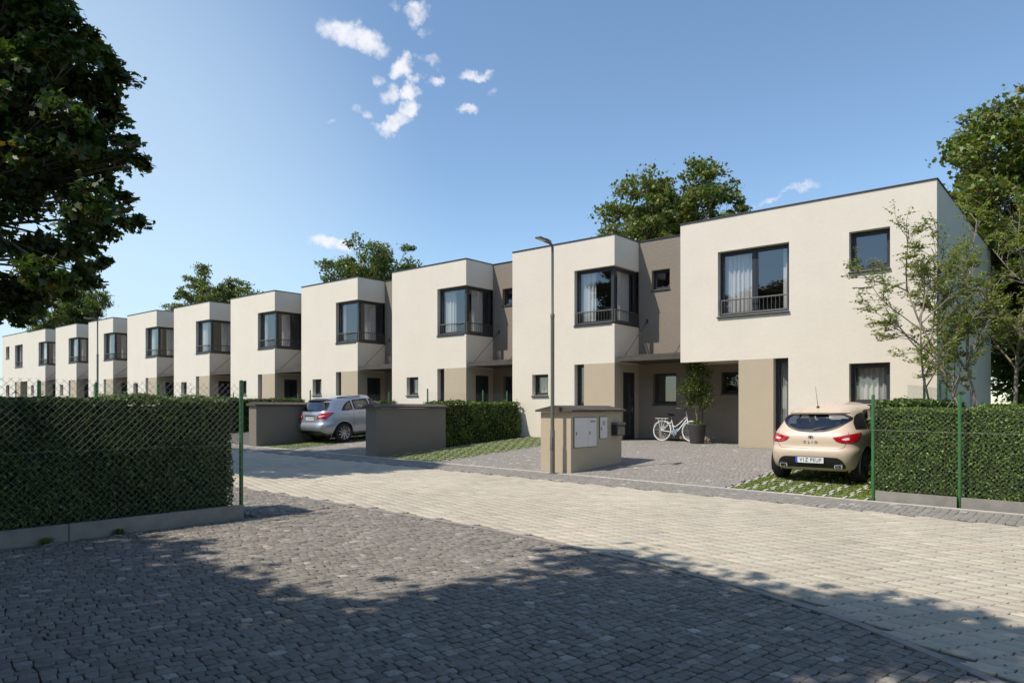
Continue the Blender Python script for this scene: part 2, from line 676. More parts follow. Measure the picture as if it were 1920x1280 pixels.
def leaf_cols(N, base, var=.25, alt=None, altp=0., r=None):
    r = r or rng
    c = np.array(base)[None, :] * np.exp(r.normal(0, var, size=(N, 1)))
    c[:, 0] *= np.exp(r.normal(0, .15, size=N))
    if alt is not None:
        k = r.random(N) < altp
        c[k] = np.array(alt)[None, :] * np.exp(r.normal(0, .2, size=(k.sum(), 1)))
    return c
# ------------------------------------------------------------------ ground sheets
def sheet(name, xs, ys, dz, m, ycut=None):
    mb = MB()
    xs, ys = sorted(set(xs)), sorted(set(ys))
    vs = [(x, y, G(x, y) + dz) for y in ys for x in xs]
    n = len(xs)
    fs = [(j * n + i, j * n + i + 1, (j + 1) * n + i + 1, (j + 1) * n + i) for j in range(len(ys) - 1) for i in range(n - 1)]
    mb.add(vs, fs, m)
    return struct(mb.build(name))

# line between the grey setts of the side street and the pale road
EDGE = [(-120, 6.5), (-11, 6.5), (-8.8, 6.53), (-6.1, 6.49), (-5.0, 6.40), (-3.52, 6.16), (-2.35, 5.89), (-1.4, 5.48),
        (-.83, 5.08), (-.46, 4.80), (.0, 4.35), (.5, 3.75), (.95, 2.95), (1.25, 2.1), (1.42, 1.2), (1.5, 0), (1.5, -60)]
EX = np.array([p[0] for p in EDGE[:-2]])
EYY = np.array([p[1] for p in EDGE[:-2]])
def edge_y(x):
    return np.where(np.asarray(x) > 1.42, -99., np.interp(x, EX, EYY))

sheet('terrain', [-900, -90, 20, 900], [-300, YE, YF, 900], -.05, 'grass')
mb = MB()                                   # bed under the side-street setts
pts = [(x, y) for x, y in EDGE]
for (x0, y0), (x1, y1) in zip(pts[:-1], pts[1:]):
    yb = 5.05 if x1 <= -8.5 else -60
    if x0 < -8.66 < x1:
        pass
    mb.quad((x0, yb, G(x0, 0) - .02), (x1, yb, G(x1, 0) - .02), (x1, y1, G(x1, 0) - .02), (x0, y0, G(x0, 0) - .02), 'joint_dark')
struct(mb.build('side_street'))
mb = MB()                                   # bed under the pale road
for (x0, y0), (x1, y1) in zip(pts[:-1], pts[1:]):
    mb.quad((x0, y0, G(x0, 0) - .016), (x1, y1, G(x1, 0) - .016), (x1, 11.45, G(x1, 0) - .016), (x0, 11.45, G(x0, 0) - .016), 'joint_light')
mb.quad((1.5, -60, G(1.5, 0) - .016), (20, -60, G(20, 0) - .016), (20, 11.45, G(20, 0) - .016), (1.5, 11.45, G(1.5, 0) - .016), 'joint_light')
struct(mb.build('road'))
sheet('pavement', [-90, 20], [11.45, YE], -.014, 'joint_dark')
# yard paving in front of the houses
sheet('yard', [-90, -15.2, -13.15, -5.4, -3.0], [YE, YF, 21.1], -.03, 'joint_dark')

# ------------------------------------------------------------------ stone setts and pavers as real stones
def stones(name, quads, heights, cols, m, inset=.010, drop=.003, skirt=.03, parent=None):
    """quads (N,4,2) plan corners; pillow-topped stones"""
    q = np.asarray(quads)
    N, K = q.shape[:2]
    c = q.mean(1, keepdims=True)
    d = np.linalg.norm(q - c, axis=2, keepdims=True)
    ins = q + (c - q) / d * inset
    z = Gv(q[..., 0], q[..., 1]) + np.asarray(heights).reshape(N, -1)
    V = np.zeros((N, 3 * K, 3))
    V[:, :K, :2] = q
    V[:, :K, 2] = z - skirt
    V[:, K:2 * K, :2] = q
    V[:, K:2 * K, 2] = z - drop
    V[:, 2 * K:, :2] = ins
    V[:, 2 * K:, 2] = Gv(ins[..., 0], ins[..., 1]) + np.asarray(heights).reshape(N, -1)
    loops, counts = [], []
    for k in range(K):
        k2 = (k + 1) % K
        loops.append([k, k2, K + k2, K + k])
    for k in range(K):
        k2 = (k + 1) % K
        loops.append([K + k, K + k2, 2 * K + k2, 2 * K + k])
    lo = np.array(sum(loops, []) + list(range(2 * K, 3 * K)))
    L = (lo[None, :] + (np.arange(N) * 3 * K)[:, None]).ravel()
    cnt = np.tile(np.array([4] * (2 * K) + [K]), N)
    C = np.repeat(np.asarray(cols), 2 * K + 1, axis=0)
    o = np_mesh(name, V.reshape(-1, 3), cnt, m, C, parent, L)
    return struct(o)

def sett_rows(x0, x1, y0, y1, rot, pitch, lmin, lmax, gap, jit, keep, r):
    """irregular setts in rows; returns (N,8,2) outlines with softened corners"""
    cx, cy = (x0 + x1) / 2, (y0 + y1) / 2
    R = math.hypot(x1 - x0, y1 - y0) / 2 + .3
    ca, sa = math.cos(rot), math.sin(rot)
    out = []
    v = -R
    while v < R:
        w = pitch * r.uniform(.9, 1.12)
        u = -R + r.uniform(0, .1)
        while u < R:
            l = r.uniform(lmin, lmax)
            uc, vc = u + l / 2, v + w / 2
            # long rows wander a little
            wob = .018 * math.sin(uc * 1.7 + v * .9) + .012 * math.sin(uc * 4.1 + v * 2.)
            X, Y = cx + uc * ca - (vc + wob) * sa, cy + uc * sa + (vc + wob) * ca
            if x0 <= X <= x1 and y0 <= Y <= y1:
                a, b = l / 2 - gap / 2, w / 2 - gap / 2
                e = np.array([(-a, -b), (a, -b), (a, b), (-a, b)]) + r.normal(0, jit, (4, 2))
                th = r.normal(0, .05)
                e = e @ np.array([[math.cos(th), math.sin(th)], [-math.sin(th), math.cos(th)]])
                o = []
                for k in range(4):
                    p, pn, pp = e[k], e[(k + 1) % 4], e[k - 1]
                    s = r.uniform(.05, .15)
                    o += [p + (pp - p) * s, p + (pn - p) * s]
                o = np.array(o)
                o = np.stack([X + o[:, 0] * ca - o[:, 1] * sa, Y + o[:, 0] * sa + o[:, 1] * ca], 1)
                out.append(o)
            u += l
        v += w
    q = np.array(out)
    return q[keep(q.mean(1))]

r1 = np.random.default_rng(11)
def sett_cols(N, r, base=(.220, .198, .170), var=.12, pale=.025):
    c = np.array(base)[None, :] * np.exp(r.normal(0, var, (N, 1)))
    c *= np.exp(r.normal(0, .014, (N, 3)))
    k = r.random(N) < pale
    c[k] *= r.uniform(1.35, 1.8, (k.sum(), 1))
    return np.clip(c, .03, .5)

q = sett_rows(-8.62, 2.0, .4, 6.7, RAD(78), .084, .062, .112, .006, .005,
              lambda c: (c[:, 1] < edge_y(c[:, 0]) - .06) & (c[:, 0] > -8.56), r1)
q2 = sett_rows(-26, -8.62, 5.1, 6.6, RAD(78), .084, .062, .112, .006, .005,
               lambda c: (c[:, 1] < edge_y(c[:, 0]) - .06), r1)
q = np.concatenate([q, q2])
stones('side_street_setts', q, r1.normal(0, .0022, (len(q), 1)) + r1.normal(0, .0010, (len(q), 8)), sett_cols(len(q), r1),
       'setts', inset=.006, drop=.0022)
q = sett_rows(-34, 3.5, 11.5, 12.58, RAD(90), .102, .085, .125, .006, .0035, lambda c: c[:, 0] < 9, r1)
stones('pavement_setts', q, r1.normal(0, .0010, (len(q), 1)), sett_cols(len(q), r1, (.245, .226, .20), .06, .02), 'setts', inset=.004, drop=.001)
q = sett_rows(-15.3, -5.5, 12.75, 20.85, RAD(4), .102, .085, .125, .006, .0035,
              lambda c: (c[:, 0] > np.where(c[:, 1] > 19.4, -12., -13.1)) & ((c[:, 1] < 19.3) | (c[:, 0] < -8.05)), r1)
q3 = sett_rows(-19.6, -15.95, 12.75, 19.3, RAD(4), .102, .085, .125, .006, .0035, lambda c: c[:, 0] < 9, r1)
q = np.concatenate([q, q3])
stones('yard_setts', q, r1.normal(0, .0007, (len(q), 1)), sett_cols(len(q), r1, (.255, .234, .207), .055, .018), 'setts', inset=.005, drop=.0015)

# interlocking pavers of the road: 21 x 16.3 cm, S-shaped ends, rows turned 15 degrees
def pavers():
    r = np.random.default_rng(5)
    rot, PL, PW, gap = RAD(-15.4), .21, .163, .008
    ca, sa = math.cos(rot), math.sin(rot)
    prof = [(-1, -.020), (-.55, -.028), (-.2, .016), (.2, -.016), (.55, .028), (1, .020)]
    X0, X1, Y0, Y1 = -46, 3.2, 1., 11.45
    cx, cy = (X0 + X1) / 2, (Y0 + Y1) / 2
    R = math.hypot(X1 - X0, Y1 - Y0) / 2 + 1
    I = np.arange(int(-R / PW) - 1, int(R / PW) + 2)
    J = np.arange(int(-R / PL) - 60, int(R / PL) + 60)
    ii, jj = np.meshgrid(I, J, indexing='ij')
    vc = ii * PW
    uc = jj * PL + (ii * .04) + np.where(ii % 2 == 0, 0, 0)
    uc, vc = uc.ravel(), vc.ravel()
    X, Y = cx + uc * ca - vc * sa, cy + uc * sa + vc * ca
    keep = (X > X0) & (X < X1) & (Y < Y1 - .07) & (Y > edge_y(X) + .10) & (Y > Y0) & ~((X > 1.2) & (Y < 2))
    uc, vc = uc[keep], vc[keep]
    N = len(uc)
    hw = PW / 2 - gap / 2
    ge = .011
    rt_ = [(PL / 2 - ge / 2 + s, t * hw) for t, s in prof]
    lf_ = [(-PL / 2 + ge / 2 + s, t * hw) for t, s in prof][::-1]
    o = np.array(rt_ + lf_)
    q = np.stack([uc[:, None] + o[None, :, 0], vc[:, None] + o[None, :, 1]], 2)
    q += r.normal(0, .0013, (N, 1, 2))
    q = np.stack([cx + q[..., 0] * ca - q[..., 1] * sa, cy + q[..., 0] * sa + q[..., 1] * ca], 2)
    base = np.array([.445, .394, .308])
    c = base[None, :] * np.exp(r.normal(0, .055, (N, 1))) * np.exp(r.normal(0, .012, (N, 3)))
    c *= (1 + .05 * np.sin(uc * .9 + 1.3 * np.sin(vc * .7)) * np.sin(vc * 1.1 + 2) + .03 * np.sin(uc * 2.7 + vc * 1.9))[:, None]
    k = r.random(N) < .02
    c[k] *= .86
    tilt = r.normal(0, .0012, (N, 1)) + np.zeros((N, 12))
    return stones('road_pavers', q, tilt + .002, c, 'pavers', inset=.006, drop=.004, skirt=.016)
pavers()

# flush pale kerb stones along the yards, and the narrow edging between setts and road
def kerb_run(name, pts, w, dz, m, seg=1.0):
    mb = MB()
    P = [Vector((x, y, 0)) for x, y in pts]
    L = [0]
    for a, b in zip(P[:-1], P[1:]):
        L.append(L[-1] + (b - a).length)
    def at(s):
        s = min(max(s, 0), L[-1])
        for i in range(len(P) - 1):
            if s <= L[i + 1] or i == len(P) - 2:
                t = (s - L[i]) / (L[i + 1] - L[i])
                return P[i].lerp(P[i + 1], t), (P[i + 1] - P[i]).normalized()
    s = 0
    while s < L[-1] - .01:
        e = min(s + seg, L[-1]) - .006
        n = 3
        for k in range(n):
            a, da = at(s + (e - s) * k / n)
            b, db = at(s + (e - s) * (k + 1) / n)
            na, nb = Vector((-da.y, da.x, 0)) * w / 2, Vector((-db.y, db.x, 0)) * w / 2
            z = lambda p: G(p.x, p.y) + dz
            q = [a - na, b - nb, b + nb, a + na]
            top = [(p.x, p.y, z(p)) for p in q]
            bot = [(p.x, p.y, z(p) - .08) for p in q]
            mb.add(top + bot, [(0, 1, 2, 3), (0, 4, 5, 1), (3, 2, 6, 7), (0, 3, 7, 4), (1, 5, 6, 2)], m)
        s += seg
    return struct(mb.build(name))
kerb_run('kerb', [(-60, YE), (3.5, YE)], .075, .006, 'kerb_light')
kerb_run('road_edging', [(-26, 6.5)] + [p for p in EDGE[1:-1]], .075, .005, 'concrete', .5)

# ------------------------------------------------------------------ grass pavers (turf cells in a concrete grid)
def turf_pavers(tagname, x0, x1, y0, y1, seed):
    r = np.random.default_rng(seed)
    bx, by = .30, .22                       # cell pitch
    mb = MB()
    n = int((x1 - x0) / bx)
    m_ = int((y1 - y0) / by)
    w = .034
    for i in range(n + 1):                  # ribs running towards the houses, wavy
        x = x0 + i * (x1 - x0) / n
        for j in range(m_):
            ya, yb = y0 + j * (y1 - y0) / m_, y0 + (j + 1) * (y1 - y0) / m_
            s = .03 * (1 if j % 2 else -1)
            ww = w * r.uniform(.85, 1.15)
            zz = .004 + r.normal(0, .002)
            p = [(x + s - ww / 2, ya + .004), (x + s + ww / 2, ya + .004), (x + s + ww / 2, yb - .004), (x + s - ww / 2, yb - .004)]
            mb.add([(a, b, G(a, b) + zz) for a, b in p] + [(a, b, G(a, b) - .04) for a, b in p],
                   [(0, 1, 2, 3), (0, 4, 5, 1), (1, 5, 6, 2), (2, 6, 7, 3), (3, 7, 4, 0)], 'kerb_light')
    for j in range(0, m_ + 1):
        y = y0 + j * (y1 - y0) / m_
        for i in range(n):
            if j % 3 and r.random() < .12:
                continue
            xa, xb = x0 + i * (x1 - x0) / n + .03, x0 + (i + 1) * (x1 - x0) / n - .03
            ww = .028
            zz = -.002 + r.normal(0, .002)
            p = [(xa, y - ww / 2), (xb, y - ww / 2), (xb, y + ww / 2), (xa, y + ww / 2)]
            mb.add([(a, b, G(a, b) + zz) for a, b in p] + [(a, b, G(a, b) - .04) for a, b in p],
                   [(0, 1, 2, 3), (0, 4, 5, 1), (1, 5, 6, 2), (2, 6, 7, 3), (3, 7, 4, 0)], 'kerb_light')
    struct(mb.build('grass_paver_grid'))
    mb = MB()
    vs = [(x, y, G(x, y) - .018) for y in (y0, y1) for x in (x0, x1)]
    mb.add(vs, [(0, 1, 3, 2)], 'turf_soil')
    struct(mb.build('turf_bed'))
    A = (x1 - x0) * (y1 - y0)
    N = int(A * 4600)
    P = np.stack([r.uniform(x0, x1, N), r.uniform(y0, y1, N)], 1)
    fx = np.mod((P[:, 0] - x0) / ((x1 - x0) / n) + .5, 1) - .5
    fy = np.mod((P[:, 1] - y0) / ((y1 - y0) / m_) + .5, 1) - .5
    P = P[(np.abs(fx) > .125) & (np.abs(fy) > .06)]
    N = len(P)
    h = r.uniform(.014, .034, N)
    Pz = np.column_stack([P, Gv(P[:, 0], P[:, 1]) - .015 + h / 2])
    up = np.column_stack([r.normal(0, .5, N), r.normal(0, .5, N), np.full(N, .8)])
    o = leaves('turf', Pz, h * 1.1, leaf_cols(N, (.175, .245, .036), .28, (.2, .2, .06), .12, r), 'rhomb', m='grass_blade', up=up, flat=.45, r=r)
    stuff(o)
    tag(o, tagname, 'grass')

turf_pavers('green turf in the paver cells beside the clipped hedge, near the lamp post', -15.3, -13.2, 12.72, 19.3, 3)
turf_pavers('green turf in the paver cells under the beige car', -5.4, -3.05, 12.72, 19.3, 4)
turf_pavers('shaded green turf in the paver cells under the silver car', -21.5, -19.7, 12.72, 19.3, 5)
# ------------------------------------------------------------------ houses
def window_part(parent, name, w, h, div=(), fw=.065, sash=.05, depth=.07, loc=(0, 0, 0), rot=0., sill=True, curtain=(),
                rail=None, mirror=False, cseed=1, blind=False):
    """window in its own plane: x along the wall, y inwards, z up; origin lower left of the opening"""
    mb = MB()
    def bar(x0, x1, z0, z1, y0=0., y1=depth):
        mb.box(x0, x1, y0, y1, z0, z1, 'window_frame', .006)
    bar(0, w, 0, fw); bar(0, w, h - fw, h); bar(0, fw, fw, h - fw); bar(w - fw, w, fw, h - fw)
    cells = [fw] + [d for d in div] + [w - fw]
    for d in div:
        bar(d - fw / 2, d + fw / 2, fw, h - fw)
    for i in range(len(cells) - 1):
        a = cells[i] + (fw / 2 if i else 0)
        b = cells[i + 1] - (fw / 2 if i < len(cells) - 2 else 0)
        bar(a, b, fw, fw + sash, .012, depth - .01); bar(a, b, h - fw - sash, h - fw, .012, depth - .01)
        bar(a, a + sash, fw + sash, h - fw - sash, .012, depth - .01)
        bar(b - sash, b, fw + sash, h - fw - sash, .012, depth - .01)
    o = mb.build(name, parent)
    o.location = loc
    o.rotation_euler = (0, 0, rot)
    g = MB()
    for i in range(len(cells) - 1):
        g.quad((cells[i], .038, fw), (cells[i + 1], .038, fw), (cells[i + 1], .038, h - fw), (cells[i], .038, h - fw), 'window_glass')
    g.build('pane', o)
    if sill:
        s = MB()
        s.box(-.02, w + .02, -.235 if sill is True else -sill, .004, -.045, -.012, 'dark_sill', .006)
        s.build('sill', o)
    for (a, b) in curtain:
        r = np.random.default_rng(cseed)
        n = max(12, int((b - a) * 90))
        xs = np.linspace(a, b, n)
        ph = np.cumsum(r.uniform(.25, .75, n))
        ys = .17 + .032 * np.sin(ph) + .012 * np.sin(ph * 2.3 + 1)
        c = MB()
        vs = [(x, y, .03) for x, y in zip(xs, ys)] + [(x, y + .01, h - .02) for x, y in zip(xs, ys)]
        c.add(vs, [(k, k + 1, n + k + 1, n + k) for k in range(n - 1)], 'curtain')
        c.build('curtain', o, smooth=True)
    if rail:
        q = MB()
        x0, x1, z0, z1, y = rail
        t = .014
        q.box(x0, x1, y - t, y + t, z1 - .035, z1, 'railing_metal', .004)
        q.box(x0, x1, y - t, y + t, z0, z0 + .03, 'railing_metal', .004)
        q.box(x0, x0 + .03, y - t, y + t, z0 + .03, z1 - .035, 'railing_metal', .004)
        q.box(x1 - .03, x1, y - t, y + t, z0 + .03, z1 - .035, 'railing_metal', .004)
        k = int((x1 - x0) / .105)
        for i in range(1, k):
            x = x0 + (x1 - x0) * i / k
            q.tube([(x, y, z0 + .03), (x, y, z1 - .035)], .0065, 'railing_metal', 6, False)
        q.build('railing', o)
    return o

RV = .20
def coping(mb, x0, x1, y0, y1, z, mm='roof_metal'):
    mb.box(x0, x1, y0, y1, z, z + .034, mm, .005)

def row_house(label):
    t = thing('terraced_house', label, 'house', group='white cubic terraced houses in a row')
    H = 6.49
    # white plaster shell of the projecting box
    w = MB()
    w.wall((-4.2, 0, 0), (1, 0, 0), (0, 0, 1), 4.2, H,
           [(.89, 1.58, 1.44, 2.155), (2.66, 3.04, 0, 2.435), (3.04, 4.2, 0, 2.435, False), (2.66, 4.2, 3.675, 5.52, False)],
           'white_plaster', (0, 1, 0), RV)
    # reveals of the corner window, set back on both faces
    cy = .16
    w.quad((-1.54, 0, 3.675), (-1.54, .3, 3.675), (-1.54, .3, 5.52), (-1.54, 0, 5.52), 'white_plaster')
    w.quad((-1.54, 0, 5.52), (0, 0, 5.52), (0, .3, 5.52), (-1.54, .3, 5.52), 'white_plaster')
    w.quad((-.3, .3, 5.52), (0, .3, 5.52), (0, 1.51, 5.52), (-.3, 1.51, 5.52), 'white_plaster')
    w.quad((-1.54, 0, 3.675), (0, 0, 3.675), (0, .3, 3.675), (-1.54, .3, 3.675), 'white_plaster')
    w.quad((-.3, .3, 3.675), (0, .3, 3.675), (0, 1.51, 3.675), (-.3, 1.51, 3.675), 'white_plaster')
    # right flank bands above the door and above the corner window
    w.wall((0, 0, 2.435), (0, 1, 0), (0, 0, 1), 1.51, 1.24, [], 'white_plaster')
    w.wall((0, 0, 5.52), (0, 1, 0), (0, 0, 1), 1.51, H - 5.52, [], 'white_plaster')
    w.wall((-4.2, 0, 0), (0, 1, 0), (0, 0, 1), 10, H, [], 'white_plaster')
    w.wall((-4.2, 10, 0), (1, 0, 0), (0, 0, 1), 6.45, H, [], 'white_plaster')
    w.build('wall', t, weld=True)
    # lower tan panel around the entrance corner
    p = MB()
    p.wall((-1.16, 0, 0), (1, 0, 0), (0, 0, 1), 1.16, 2.435, [], 'tan_plaster')
    p.wall((0, 0, 0), (0, 1, 0), (0, 0, 1), 1.51, 2.435, [(.52, 1.26, 0, 2.165)], 'tan_plaster', (-1, 0, 0), .1)
    p.build('tan_wall', t)
    # taupe wall of the recess
    q = MB()
    q.wall((0, 1.51, 0), (1, 0, 0), (0, 0, 1), 2.25, H, [(.49, 1.14, 4.86, 5.5), (.53, 1.37, 1.13, 2.13)], 'taupe_plaster', (0, 1, 0), .17)
    q.build('recess_wall', t)
    # storeys behind the glass
    i = MB()
    for z in (2.9, 3.2, 5.75):
        i.quad((-4.19, .25 if z < 5 else .3, z), (-.01, .25 if z < 5 else .3, z), (-.01, 4.2, z), (-4.19, 4.2, z), 'interior')
        i.quad((-.01, 1.7, z), (2.24, 1.7, z), (2.24, 4.2, z), (-.01, 4.2, z), 'interior')
    i.quad((-4.19, 4.2, 0), (2.24, 4.2, 0), (2.24, 4.2, 6), (-4.19, 4.2, 6), 'interior')
    i.quad((-1.9, .25, 0), (-1.9, 4.2, 0), (-1.9, 4.2, 2.9), (-1.9, .25, 2.9), 'interior')
    i.quad((-2.6, .25, 3.2), (-2.6, 4.2, 3.2), (-2.6, 4.2, 5.75), (-2.6, .25, 5.75), 'interior')
    i.build('interior', t)
    r = MB()
    r.quad((-4.2, 0, H), (0, 0, H), (0, 10, H), (-4.2, 10, H), 'roof_gravel')
    r.quad((0, 1.51, H), (2.25, 1.51, H), (2.25, 10, H), (0, 10, H), 'roof_gravel')
    ro = r.build('roof', t)
    c = MB()
    coping(c, -4.2, .025, -.025, .2, H)
    coping(c, -.2, .025, .2, 1.485, H)
    coping(c, .0, 2.25, 1.485, 1.7, H)
    c.build('coping', ro)
    # canopy
    k = MB()
    k.box(.11, 2.245, .02, 1.505, 2.46, 2.65, 'dark_wood', .008)
    ca = k.build('canopy', t)
    for x in (.32, 2.05):
        k = MB()
        k.tube([(x, .12, 2.66), (x, 1.5, 3.85)], .011, 'window_frame', 6)
        k.box(x - .03, x + .03, 1.485, 1.508, 3.80, 3.92, 'window_frame')
        k.box(x - .03, x + .03, .08, .16, 2.65, 2.668, 'window_frame')
        k.build('rod', ca)
    # door with a glazed strip
    d = MB()
    d.box(-.085, -.03, .52, 1.26, 0, 2.165, 'door_dark', .008)
    for y in (.52, 1.20):
        d.box(-.03, -.01, y, y + .06, 0, 2.165, 'window_frame', .004)
    d.box(-.03, -.01, .58, 1.2, 2.10, 2.165, 'window_frame', .004)
    do = d.build('door', t)
    d = MB()
    d.box(-.030, -.022, .92, 1.0, .1, 2.0, 'window_glass')
    d.build('pane', do)
    d = MB()
    d.tube([(-.02, 1.13, .98), (.03, 1.13, .98), (.03, 1.03, .98)], .010, 'steel', 8)
    d.box(-.03, -.018, 1.11, 1.15, .86, 1.06, 'steel', .003)
    d.build('handle', do)
    d = MB()
    d.box(-.03, -.014, 1.11, 1.15, 1.28, 1.34, 'steel', .003)
    d.build('lock', do)
    # windows
    window_part(t, 'window', .69, .715, loc=(-3.31, RV - .02, 1.44), curtain=[(.08, .6)], cseed=3, fw=.055, sash=.04)
    window_part(t, 'slit_window', .38, 2.435, loc=(-1.54, RV - .02, 0), curtain=[(.06, .33)], cseed=5, fw=.055, sash=.04, sill=False)
    window_part(t, 'recess_window', .65, .64, loc=(.49, 1.51 + .15, 4.86), fw=.055, sash=.04, sill=.185)
    window_part(t, 'kitchen_window', .84, 1.0, loc=(.53, 1.51 + .15, 1.13), fw=.055, sash=.04, sill=.185)
    window_part(t, 'corner_window', 1.42, 1.80, div=(), loc=(-1.54, cy, 3.72), curtain=[(.1, .62)], cseed=8, sill=.20,
                rail=(.06, 1.44, .02, .43, -.10))
    window_part(t, 'corner_window', 1.33, 1.80, div=(), loc=(-.116, cy + .02, 3.72), rot=RAD(90), curtain=[(.5, 1.15)], cseed=9,
                sill=.14, rail=(-.10, 1.3, .02, .43, -.07))
    return t

def end_house(label, mir=1, join=False):
    """house with the wide window and the overhang; mir=-1 mirrors it"""
    t = thing('end_house', label, 'house')
    H = 6.50
    X = lambda x0, x1: (x0 * mir, x1 * mir) if mir > 0 else (x1 * mir, x0 * mir)
    def hole(x0, x1, z0, z1, *a):
        u0, u1 = X(x0, x1)
        base = -6.6 if mir > 0 else 0
        return (u0 - base, u1 - base, z0, z1, *a)
    xl = X(-6.6, 0)[0]
    w = MB()
    w.wall((xl, 0, 0), (1, 0, 0), (0, 0, 1), 6.6, H,
           [hole(-5.44, -3.44, 3.7, 5.54), hole(-1.94, -1.0, 4.54, 5.555), hole(-1.94, -1.0, 1.2, 2.225),
            hole(-3.86, -3.46, 0, 2.445), hole(-4.83, -3.86, 0, 2.445, False), hole(-6.6, -4.83, 0, 2.445, False)],
           'white_plaster', (0, 1, 0), RV)
    a, b = X(-6.6, -4.83)
    w.quad((a, 0, 2.445), (b, 0, 2.445), (b, 1.51, 2.445), (a, 1.51, 2.445), 'white_plaster')
    w.wall((0, 0, 0), (0, 1, 0), (0, 0, 1), 10, H, [(5.2, 5.6, .3, 2.9)] if mir > 0 else [], 'white_plaster', (-mir, 0, 0), .15)
    xo = -6.6 * mir
    w.wall((xo, 0, 2.445), (0, 1, 0), (0, 0, 1), 10, H - 2.445, [], 'white_plaster')
    w.wall((xl, 10, 0), (1, 0, 0), (0, 0, 1), 6.6, H, [], 'white_plaster')
    w.build('wall', t, weld=True)
    p = MB()
    a, b = X(-4.83, -3.86)
    p.wall((a, 0, 0), (1, 0, 0), (0, 0, 1), b - a, 2.445, [], 'tan_plaster')
    p.wall((-4.83 * mir, 0, 0), (0, 1, 0), (0, 0, 1), 1.51, 2.445, [], 'tan_plaster')
    p.build('tan_wall', t)
    q = MB()
    a, b = X(-6.6, -4.83)
    q.wall((a, 1.51, 0), (1, 0, 0), (0, 0, 1), b - a, 2.445, [(.60, 1.35, 1.55, 2.2)] if mir > 0 else [], 'taupe_plaster', (0, 1, 0), .17)
    q.build('recess_wall', t)
    i = MB()
    a, b = X(-6.59, -.01)
    for z in (2.9, 3.2):
        i.quad((a, .25, z), (b, .25, z), (b, 6, z), (a, 6, z), 'interior')
    i.quad((a, .3, 5.8), (b, .3, 5.8), (b, 6, 5.8), (a, 6, 5.8), 'interior')
    i.quad((a, 4.4, 0), (b, 4.4, 0), (b, 4.4, 6), (a, 4.4, 6), 'interior')
    for xx, z0, z1 in ((-4.5, 0, 2.9), (-2.7, 0, 2.9), (-2.6, 3.2, 5.8)):
        i.quad((xx * mir, .25, z0), (xx * mir, 4.4, z0), (xx * mir, 4.4, z1), (xx * mir, .25, z1), 'interior')
    i.build('interior', t)
    r = MB()
    a, b = X(-6.6, 0)
    r.quad((a, 0, H), (b, 0, H), (b, 10, H), (a, 10, H), 'roof_gravel')
    ro = r.build('roof', t)
    c = MB()
    coping(c, a - (.02 if mir > 0 else 0.025), b + .025, -.025, .2, H)
    e = X(-.2, .025)
    coping(c, e[0], e[1], .2, 10.02, H)
    c.build('coping', ro)
    def win(x0, x1, **k):
        l = k.pop('loc')
        return dict(loc=(X(x0, x1)[0], RV - .02, l), **k)
    window_part(t, 'balcony_window', 2.0, 1.84, div=(1.0,), curtain=[(.1, .95), (1.72, 1.92)], cseed=12, rail=(.06, 1.94, .05, .47, -.09),
                **win(-5.44, -3.44, loc=3.7))
    window_part(t, 'upper_window', .94, 1.015, **win(-1.94, -1.0, loc=4.54))
    window_part(t, 'lower_window', .94, 1.025, curtain=[(.1, .84)], cseed=14, **win(-1.94, -1.0, loc=1.2))
    window_part(t, 'slit_window', .40, 2.445, curtain=[(.07, .35)], cseed=15, fw=.055, sash=.04, sill=False, **win(-3.86, -3.46, loc=0))
    if mir > 0:
        window_part(t, 'recess_window', .75, .65, loc=(-6.0, 1.51 + .15, 1.55), fw=.055, sash=.04, sill=.185)
        window_part(t, 'side_window', .4, 2.6, loc=(-.12, 5.2, .3), rot=RAD(90), fw=.05, sash=.03, sill=False)
    return t

E1 = end_house('large white end house at the right, with wide railed window and overhang', 1)
E1.location = (-3.13, 19.4, G(-6.4, YF) + .0)
WORDS = ['white terraced house right behind the tall street lamp and the utility box',
         'white terraced house rising behind the clipped hedge between the lamp and the silver car',
         'white terraced house directly behind the roof of the silver car',
         'white terraced house behind the grey wall to the left of the silver car',
         'white terraced house just left of the tall fence post, sixth from the right',
         'white terraced house seventh from the right end, above the middle of the big left hedge',
         'white terraced house eighth from the right end, behind the far thin street lamp',
         'white terraced house ninth from the right end, left of the far street lamp',
         'far white terraced house with corner window joined to the leftmost end house']
PITCH = 6.455
proto = row_house(WORDS[0])
for k in range(9):
    o = proto if k == 0 else copy_tree(proto)
    x = -12.0 - PITCH * k
    o.location = (x, 19.4, G(x - 1.5, YF) + .0)
    o['label'] = WORDS[k]
    if k:                                   # every household draws its curtains differently
        rc = random.Random(40 + k)
        for w_ in o.children:
            for c_ in w_.children:
                if c_.name.startswith('curtain') and w_.name.startswith('corner_window'):
                    c_.scale.x = rc.choice((.45, .7, .9, 1.1, 1.35))
                    c_.location.x = rc.choice((0, .05, .25)) if c_.scale.x < .8 else 0
E2 = end_house('far white end house at the extreme left of the row', -1)
E2.location = (-74.46, 19.405, G(-70, YF) + .0)
